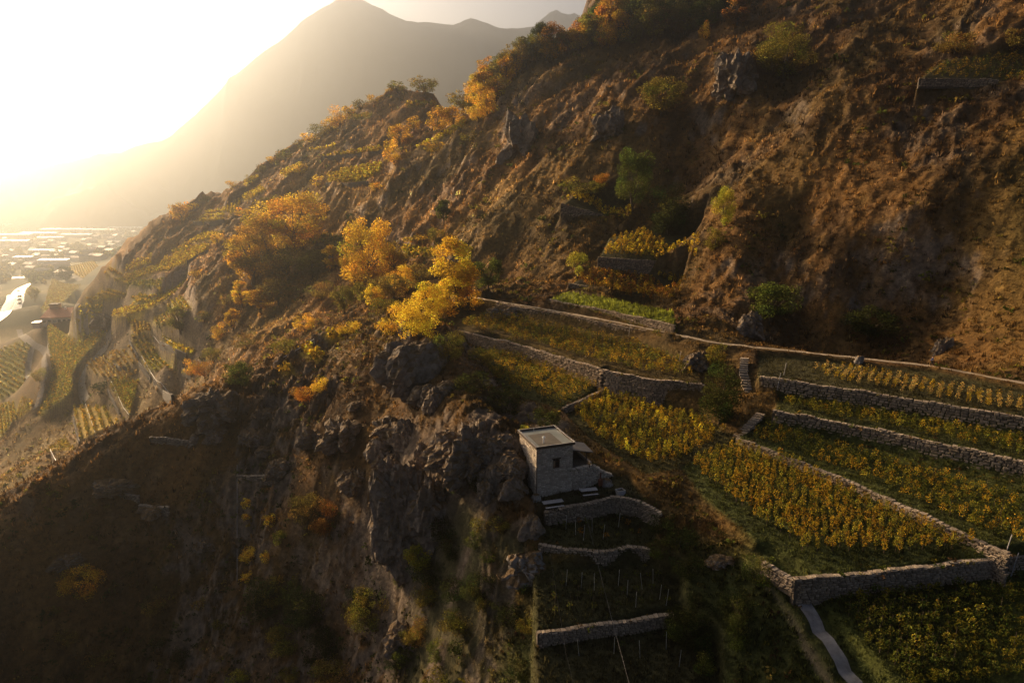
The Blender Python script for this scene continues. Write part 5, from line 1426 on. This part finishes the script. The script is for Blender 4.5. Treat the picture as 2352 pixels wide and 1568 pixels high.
m_.add([(-WL * .53, -1.2, 4.0), (WL * .53, -1.2, 4.0), (WL * .5, WD, 8.3), (-WL * .5, WD, 8.3), (-WL * .53, -1.2, 4.35), (WL * .53, -1.2, 4.35), (WL * .5, WD, 8.65), (-WL * .5, WD, 8.65)],
       [(0,3,2,1),(4,5,6,7),(0,1,5,4),(1,2,6,5),(2,3,7,6),(3,0,4,7)])
m_.build("roof", M_tile, win_y)
m_ = MB(); lbox(m_, -WL * .44, -WL * .16, WD - 1.5, WD + 4.5, 0, 10.8); tw = m_.build("tower", mat_noise("tower_render", (0.32, 0.22, 0.16), (0.42, 0.3, 0.22), 1, .9, .2), win_y)
m_ = MB(); lbox(m_, -WL * .46, -WL * .14, WD - 2.0, WD + 5.0, 10.82, 11.4); m_.build("tower_roof", M_darkwood, tw)
windows(win_y, np.linspace(-WL * .42, WL * .42, 6), -.02, .8, 1.8, 1.7)
m_ = MB(); lbox(m_, -WL * .75, -WL * .52, -3.5, 3.0, -2.5, 1.4); an = m_.build("annex", M_render, win_y)
m_ = MB(); lbox(m_, -WL * .78, -WL * .5, -4.0, 3.4, 1.42, 1.8); m_.build("annex_roof", M_metal, an)
m_ = MB(); lbox(m_, WL * .1, WL * .16, WD - 3, WD - 1.8, 7.0, 9.6); m_.build("chimney", M_white, win_y)

HOUSE_W = [mat_noise("house_render_%d" % i, c, tuple(k * 1.15 for k in c), .3, .9, 0) for i, c in enumerate([(.62, .58, .52), (.5, .44, .36), (.68, .66, .62), (.42, .36, .3)])]
HOUSE_R = [mat_noise("house_roof_%d" % i, c, tuple(k * 1.2 for k in c), .3, .6, 0, spec=.5) for i, c in enumerate([(.20, .09, .06), (.14, .10, .085), (.24, .12, .08), (.10, .095, .10)])]
M_shed = mat_noise("metal_roofing", (0.55, 0.55, 0.56), (0.7, 0.7, 0.7), .05, .55, 0, metallic=.5)
hs = []
r5 = random.Random(11)
tries = 0
while len(hs) < 110 and tries < 3000:
    tries += 1
    u, v = r5.uniform(-10, 335), r5.choice((r5.uniform(528, 600), r5.uniform(560, 645)))
    if u > 260 and v > 575: continue
    if u < 100 and v > 632: continue
    if v > 600 and u > 150 : continue
    q = hit(u, v, 1)
    if q[1] < 820 or q[2] > -100: continue
    if any(math.hypot(q[0] - k[0][0], (q[1] - k[0][1])) < 22 for k in hs): continue
    hs.append((q, u, v))
hs.sort(key=lambda t: t[1])
HM = []
for k in range(6):
    w, d, h = r5.uniform(11, 20), r5.uniform(9, 13), r5.uniform(4.5, 8.5)
    a = MB(); lbox(a, -w / 2, w / 2, -d / 2, d / 2, -2, h); a.add([(-w/2, -d/2, h), (-w/2, d/2, h), (-w/2, 0, h + d * .27)], [(0, 2, 1)]); a.add([(w/2, -d/2, h), (w/2, d/2, h), (w/2, 0, h + d * .27)], [(0, 1, 2)])
    b2 = MB(); gable(b2, -w / 2, w / 2, -d / 2, d / 2, h + .02, h + d * .27 + .1, .6)
    c2 = MB()
    for x in np.linspace(-w * .33, w * .33, 3):
        for z in ((1.2, 4.2) if h > 6 else (1.4,)): lbox(c2, x - .6, x + .6, -d / 2 - .06, -d / 2 + .05, z, z + 1.4)
    HM.append((a, b2, c2))
meshes = {}
for i, (q, u, v) in enumerate(hs):
    k, wi, ri = r5.randrange(6), r5.randrange(4), r5.randrange(4)
    key = (k, wi, ri)
    if key not in meshes: meshes[key] = (HM[k][0].mesh("wall", HOUSE_W[wi]), HM[k][1].mesh("roof", HOUSE_R[ri]), HM[k][2].mesh("windows", M_glass))
    root = empty("valley_house", tuple(q), r5.uniform(-.6, .6))
    tag(root, "small hazy house in the valley town, %s from the left" % ordinal(i), "house", "houses of the valley town")
    link(bpy.data.objects.new("wall", meshes[key][0]), root); link(bpy.data.objects.new("roof", meshes[key][1]), root)
wl = sorted([(40, 545, 90, 30), (95, 541, 120, 36), (150, 532, 140, 40), (200, 524, 150, 40), (235, 533, 110, 34), (262, 520, 140, 40), (290, 528, 120, 40), (120, 552, 70, 26), (18, 560, 120, 30), (180, 545, 90, 30), (310, 519, 140, 40), (60, 520, 160, 40), (140, 517, 150, 40), (230, 515, 160, 44), (105, 583, 46, 22), (60, 600, 36, 20), (130, 608, 50, 24)])
for i, (u, v, w, d) in enumerate(wl):
    q = hit(u, v)
    root = empty("warehouse", tuple(q), r5.uniform(-.12, .12))
    tag(root, "bright roofed warehouse far out in the valley, %s from the left" % ordinal(i), "warehouse", "warehouses in the valley")
    a = MB(); lbox(a, -w / 2, w / 2, -d / 2, d / 2, -2, 9); a.build("wall", HOUSE_W[2], root)
    a = MB(); gable(a, -w / 2, w / 2, -d / 2, d / 2, 9.05, 11.2, 1.0); a.build("roof", M_shed, root)
# valley trees: a mass of far crowns
n_ = 5200
uu = rng.uniform(-120, 345, n_); vv = 518 + (rng.uniform(0, 1, n_) ** 1.3) * 135
pts = []
for u, v in zip(uu, vv):
    if fbm(u / 34.0, v / 13.0, o=3) < -.04: continue
    if u > 120 and v > 600: continue
    if 20 < u < 70 and v > 644: continue
    a, s = ray(u, v); y_ = -149.0 / s
    if y_ > 2700: continue
    for _ in range(4): y_ = float(zat(a * y_, y_)) / s
    zz = float(zat(a * y_, y_))
    if y_ < 820 or zz > -95 or abs(zz - s * y_) > 6: continue
    pts.append((a * y_, y_, zz))
pts = np.array(pts); k = len(pts); nl = 22
H_ = rng.uniform(5, 12, k)
e = rng.normal(size=(k, nl, 3)); e /= np.linalg.norm(e, axis=2)[..., None]
cen = pts[:, None] + np.array((0, 0, 1)) * (H_ * .55)[:, None, None] + e * np.stack((H_ * .42, H_ * .42, H_ * .48), 1)[:, None] * rng.uniform(.5, 1, (k, nl))[..., None]
pal = np.array([TINT['olive'], TINT['green'], TINT['dark'], TINT['dark'], TINT['dull']])
tt = np.repeat(pal[rng.integers(0, 5, k)][:, None], nl, axis=1) * np.exp(rng.normal(0, .2, (k, nl, 1)))
V, F, T_ = leaf_cloud(cen.reshape(-1, 3), np.repeat(H_ * .36, nl), np.clip(tt.reshape(-1, 3), .004, .5), up=.2, out=e.reshape(-1, 3))
o = obj_np("valley_trees", V, F, M_leaf, tint=T_); tag(o, "hazy mass of trees between the houses of the valley town", "trees", kind="stuff")
print("VTREES", k)

# ------------------------------------------------------------------ cars on the valley road
def car(label, u, v, col, rz):
    q = hit(u, v); q[2] += .5
    r = empty("car", tuple(q), rz); tag(r, label, "car", "cars on the valley road")
    m_ = MB(); pr = [(-2.2, .35), (-2.25, .8), (-1.3, .95), (-.75, 1.42), (.85, 1.45), (1.55, .98), (2.2, .85), (2.25, .35)]
    n0 = len(pr)
    m_.add([(x, -.88, z) for x, z in pr] + [(x, .88, z) for x, z in pr], [tuple(range(n0)), tuple(range(2 * n0 - 1, n0 - 1, -1))] + [(i, i + n0, (i + 1) % n0 + n0, (i + 1) % n0) for i in range(n0)])
    m_.build("body", mat_noise("car_paint_%d" % u, col, tuple(c * 1.1 for c in col), 1, .3, 0, spec=.6), r)
    g = MB(); lbox(g, -.95, 1.05, -.9, .9, .99, 1.36); g.build("side_windows", M_glass, r)
    for x in (-1.4, 1.4):
        for y in (-.85, .85):
            w = MB(); w.tube([(x, y - .1, .32), (x, y + .1, .32)], .32, 12); w.build("wheel", M_glass, r)
car("dark car on the valley road, farthest of the four", 42, 669, (.03, .03, .035), 1.3)
car("dark car on the valley road, second farthest of the four", 44.5, 682, (.04, .05, .08), 1.4)
car("dark car on the valley road, second nearest of the four", 44.8, 689, (.02, .02, .02), 1.4)
car("dark car on the valley road, nearest of the four", 45.5, 697, (.05, .05, .06), 1.5)

# ------------------------------------------------------------------ walker on the footpath
def skin_body(name, verts, edges, rad, mat, parent, root=0):
    me = bpy.data.meshes.new(name); me.from_pydata(verts, edges, [])
    o = link(bpy.data.objects.new(name, me), parent)
    md = o.modifiers.new("Skin", 'SKIN')
    for i, r_ in enumerate(rad): me.skin_vertices[0].data[i].radius = (r_, r_ * .85) if not hasattr(r_, '__len__') else r_
    me.skin_vertices[0].data[root].use_root = True
    sb = o.modifiers.new("Sub", 'SUBSURF'); sb.levels = 2; sb.render_levels = 2
    me.materials.append(mat)
    return o
def person(label, u, v, rz, jacket, trousers):
    q = P_z(u, v, -27.05); q[2] = zat(q[0], q[1]) + .05
    r = empty("person", tuple(q), rz); tag(r, label, "person")
    skin = mat_noise("skin", (.42, .26, .18), (.5, .32, .23), 5, .6, 0)
    B = [(0,0,.95),(0,.02,1.2),(0,.03,1.42),(0,.05,1.52),(0,.09,1.62),(0,.1,1.72), (.1,0,.9),(.11,.2,.5),(.11,.12,.1),(.11,.26,.05), (-.1,0,.9),(-.11,-.1,.5),(-.11,-.38,.16),(-.11,-.3,.06),
         (.2,.03,1.4),(.27,-.1,1.14),(.25,.1,.98),(.25,.16,.9),(-.2,.03,1.4),(-.27,.1,1.14),(-.24,.3,1.05),(-.23,.37,1.02)]
    E = [(0,1),(1,2),(2,3),(3,4),(4,5),(0,6),(6,7),(7,8),(8,9),(0,10),(10,11),(11,12),(12,13),(2,14),(14,15),(15,16),(16,17),(2,18),(18,19),(19,20),(20,21)]
    skin_body("body", B, E, [.14,.13,.15,.06,.095,.08,.09,.065,.045,.045,.09,.065,.045,.045,.065,.048,.036,.035,.065,.048,.036,.035], skin, r)
    skin_body("jacket", [B[0],B[1],B[2],B[14],B[15],B[16],B[18],B[19],B[20]], [(0,1),(1,2),(2,3),(3,4),(4,5),(2,6),(6,7),(7,8)], [.165,.16,.18,.085,.068,.055,.085,.068,.055], jacket, r)
    skin_body("trousers", [B[0],B[6],B[7],B[8],B[10],B[11],B[12]], [(0,1),(1,2),(2,3),(0,4),(4,5),(5,6)], [.16,.105,.082,.062,.105,.082,.062], trousers, r)
    h = MB(); h.tube([(0,.07,1.62),(0,.06,1.7),(0,.07,1.77),(0,.07,1.8)], [.1,.112,.09,.02], 10); h.build("hair", M_bark, r, True)
M_blue = mat_noise("blue_cloth", (.03, .10, .32), (.05, .15, .42), 6, .8, .1)
M_black = mat_noise("black_cloth", (.012, .012, .016), (.025, .025, .03), 6, .85, .1)
person("person in a blue jacket and dark trousers walking on the footpath", 2140, 842, 1.0, M_blue, M_black)

# ------------------------------------------------------------------ posts, cable, monorails
cpts = [P_z(1342, 1172, -35.9), P_z(1352, 1205, -37.2), P_z(1372, 1290, -40.2), P_z(1405, 1420, -42.2), P_z(1445, 1568, -44.2), P_z(1475, 1680, -45.4)]
cb = MB(); cb.tube(densify(cpts, 3), .013, 5); cb = cb.build("monorail", M_concrete); tag(cb, "thin pale vineyard monorail running straight down below the hut", "monorail")
c2_ = [P_z(1262, 1262, -39.5), P_z(1284, 1400, -42.3), P_z(1300, 1500, -44.0), P_z(1325, 1600, -45.6)]
for q in c2_: q[2] = max(q[2], float(zat(q[0], q[1])) + .3)
cb = MB(); cb.tube(densify(c2_, 2), .005, 4); cb = cb.build("wire", M_concrete); tag(cb, "fainter wire left of the pale monorail below the hut", "wire")
for lab, l in [("pale monorail rail across the broad golden terrace plot", [(255,878),(268,905),(283,940),(297,958)]), ("pale monorail rail on the terrace plot beside the spur", [(326,823),(344,855),(360,880),(392,912)]),
               ("pale monorail rail down the staked vine rows", [(196,930),(205,955),(219,998)]), ("pale monorail rail in the lowest rows behind the spur", [(116,1036),(130,1070)]), ("pale monorail rail between the upper left plots", [(353,776),(368,796)]),
               ("pale monorail rail above the upper left wall", [(374,778),(410,800),(430,812)]), ("white rail over the small tilted plots behind the spur", [(630,845),(700,805),(722,790)])]:
    pts_ = [hit(u, v) + np.array((0, 0, 1.1)) for u, v in l]
    p_ = densify(pts_, 4); p_[:, 2] = np.maximum(p_[:, 2], zat(p_[:, 0], p_[:, 1]) + .9)
    root = empty("monorail", tuple(p_[0])); tag(root, lab, "monorail", "monorail rails on the left terraces")
    MB().tube([q - p_[0] for q in p_], .06, 5).build("rail", M_white, root)
    for q in p_[::2]: MB().tube([(q[0] - p_[0][0], q[1] - p_[0][1], float(zat(q[0], q[1])) - .3 - p_[0][2]), q - p_[0]], .06, 4).build("support", M_metal, root)
PO = sorted([(1300, 1215), (1322, 1228), (1340, 1240), (1360, 1222), (1385, 1238), (1420, 1212), (1300, 1345), (1335, 1350), (1365, 1355), (1420, 1345), (1440, 1370), (1475, 1352), (1500, 1340), (1515, 1375), (1530, 1390), (1460, 1395), (1410, 1500), (1470, 1510), (1530, 1490), (1560, 1530), (1330, 1505)])
st_me = MB(); st_me.tube([(0, 0, -.2), (.03, .02, 1.9)], .028, 5); st_me = st_me.mesh("vine_stake", M_metal)
for i, (u, v) in enumerate(PO):
    o = link(bpy.data.objects.new("vine_stake", st_me)); o.location = hit(u, v); o.rotation_euler = (random.uniform(-.12, .12), random.uniform(-.12, .12), random.uniform(0, 6))
    tag(o, "thin pale vine stake on the dark ledges below the hut, %s from the left" % ordinal(i), "stake", "vine stakes below the hut")
for lab, u, v, h in [("leaning post at the right end of the lower retaining wall", 2308, 1278, 2.4), ("post beside the right end of the lower retaining wall", 2322, 1322, 2.6), ("pale post at the field edge under the footpath", 1444, 770, 2.2), ("thin post right of the stone steps", 1785, 895, 2.6), ("pale post in the middle of the upper vine field", 1560, 830, 1.8), ("pale post above the straw yellow vines", 1800, 862, 2.0)]:
    q = hit(u, v); o = MB().tube([(0, 0, -.2), (.06, .03, h)], .05, 6).build("post", M_paleplank); o.location = q; o.rotation_euler = (.05, .08, 0); tag(o, lab, "post", "posts")

pp_ = [hit(545, v) + np.array((0, 0, .25)) for v in (1070, 1130, 1200, 1270, 1335)]
o = MB().tube([q - pp_[0] for q in pp_], .06, 6).build("drain_pipe", M_concrete); o.location = pp_[0]; tag(o, "thin pale pipe running straight down the dark spur slope", "pipe")

# ------------------------------------------------------------------ mountains and haze
MP = [(-900,405),(-500,400),(-200,394),(100,380),(280,350),(400,292),(500,205),(600,115),(652,78),(690,45),(722,20),(765,-2),(800,-18),(850,-6),(900,20),(960,42),(1040,45),(1076,31),(1092,39),(1130,55),(1165,62),(1225,55),(1240,48),(1300,80),(1500,110),(1900,100),(2600,80),(3400,120)]
def mountain(name, label, prof, ydist, depth, base=-152.0, seed=0, us=None):
    us = us if us is not None else np.linspace(prof[0][0], prof[-1][0], 320)
    vv = np.interp(us, [p[0] for p in prof], [p[1] for p in prof])
    nr = 56
    V = []
    for j in range(nr):
        t = j / (nr - 1)
        a, s = (us - CX) / FO, None
        dx = (us - CX) / FO; dy = (CY - vv) / FO; yy = CP + dy * SP
        xr = dx / yy * ydist; zr = (-SP + dy * CP) / yy * ydist
        if t < 0.7:
            q = t / 0.7; h = q ** 1.25
            y = ydist - depth * (1 - q)
        else:
            q = (t - 0.7) / 0.3; h = 1 - q * 0.9
            y = ydist + depth * 0.5 * q
        n_ = (ridged(xr / 330 + seed, y / 700 + 0 * xr, o=5) - 0.55) * 260 * (1 - abs(2 * h - 1) ** 4 * 0.98)
        n_ = n_ + fbm(xr / 60 + seed, 0 * xr + t * 9, o=4) * 9
        z = base + (zr - base) * h + n_ * (h < 0.999)
        V.append(np.stack((xr * (0.6 + 0.4 * y / ydist), 0 * xr + y, np.maximum(z, base)), 1))
    V = np.concatenate(V); nu = len(us)
    ii = (np.arange(nr - 1)[:, None] * nu + np.arange(nu - 1)[None]).ravel()
    F = np.stack((ii, ii + 1, ii + nu + 1, ii + nu), 1)
    o = obj_np(name, V, F, M_mount, smooth=True)
    tag(o, label, kind="structure")
    return o
M_mount = mat_noise("mountain_forest", (0.035, 0.045, 0.03), (0.11, 0.10, 0.085), 0.004, 0.95, 0.0)
mountain("mountain_range", "hazy mountain range across the valley", MP, 2900, 450)
mountain("mountain_peak", "paler farther peak right of the main range", [(1100,140),(1200,75),(1235,40),(1255,30),(1275,21),(1300,27),(1322,24),(1350,40),(1420,75),(1600,110),(2000,160)], 3250, 300, seed=40)

hz = MB().box((0, 1750, 325), (8400, 4100, 956)).build("haze", None)
m, nt, N, L, b = new_mat("haze_air")
N.remove(b)
pv = N.new("ShaderNodeVolumePrincipled")
pv.inputs["Color"].default_value = (0.84, 0.92, 1.0, 1)
pv.inputs["Density"].default_value = 0.0003
pv.inputs["Anisotropy"].default_value = 0.87
L.new(pv.outputs[0], N["Material Output"].inputs["Volume"])
hz.data.materials.append(m)
tag(hz, "warm golden sunlit haze filling the valley", "haze", kind="stuff")
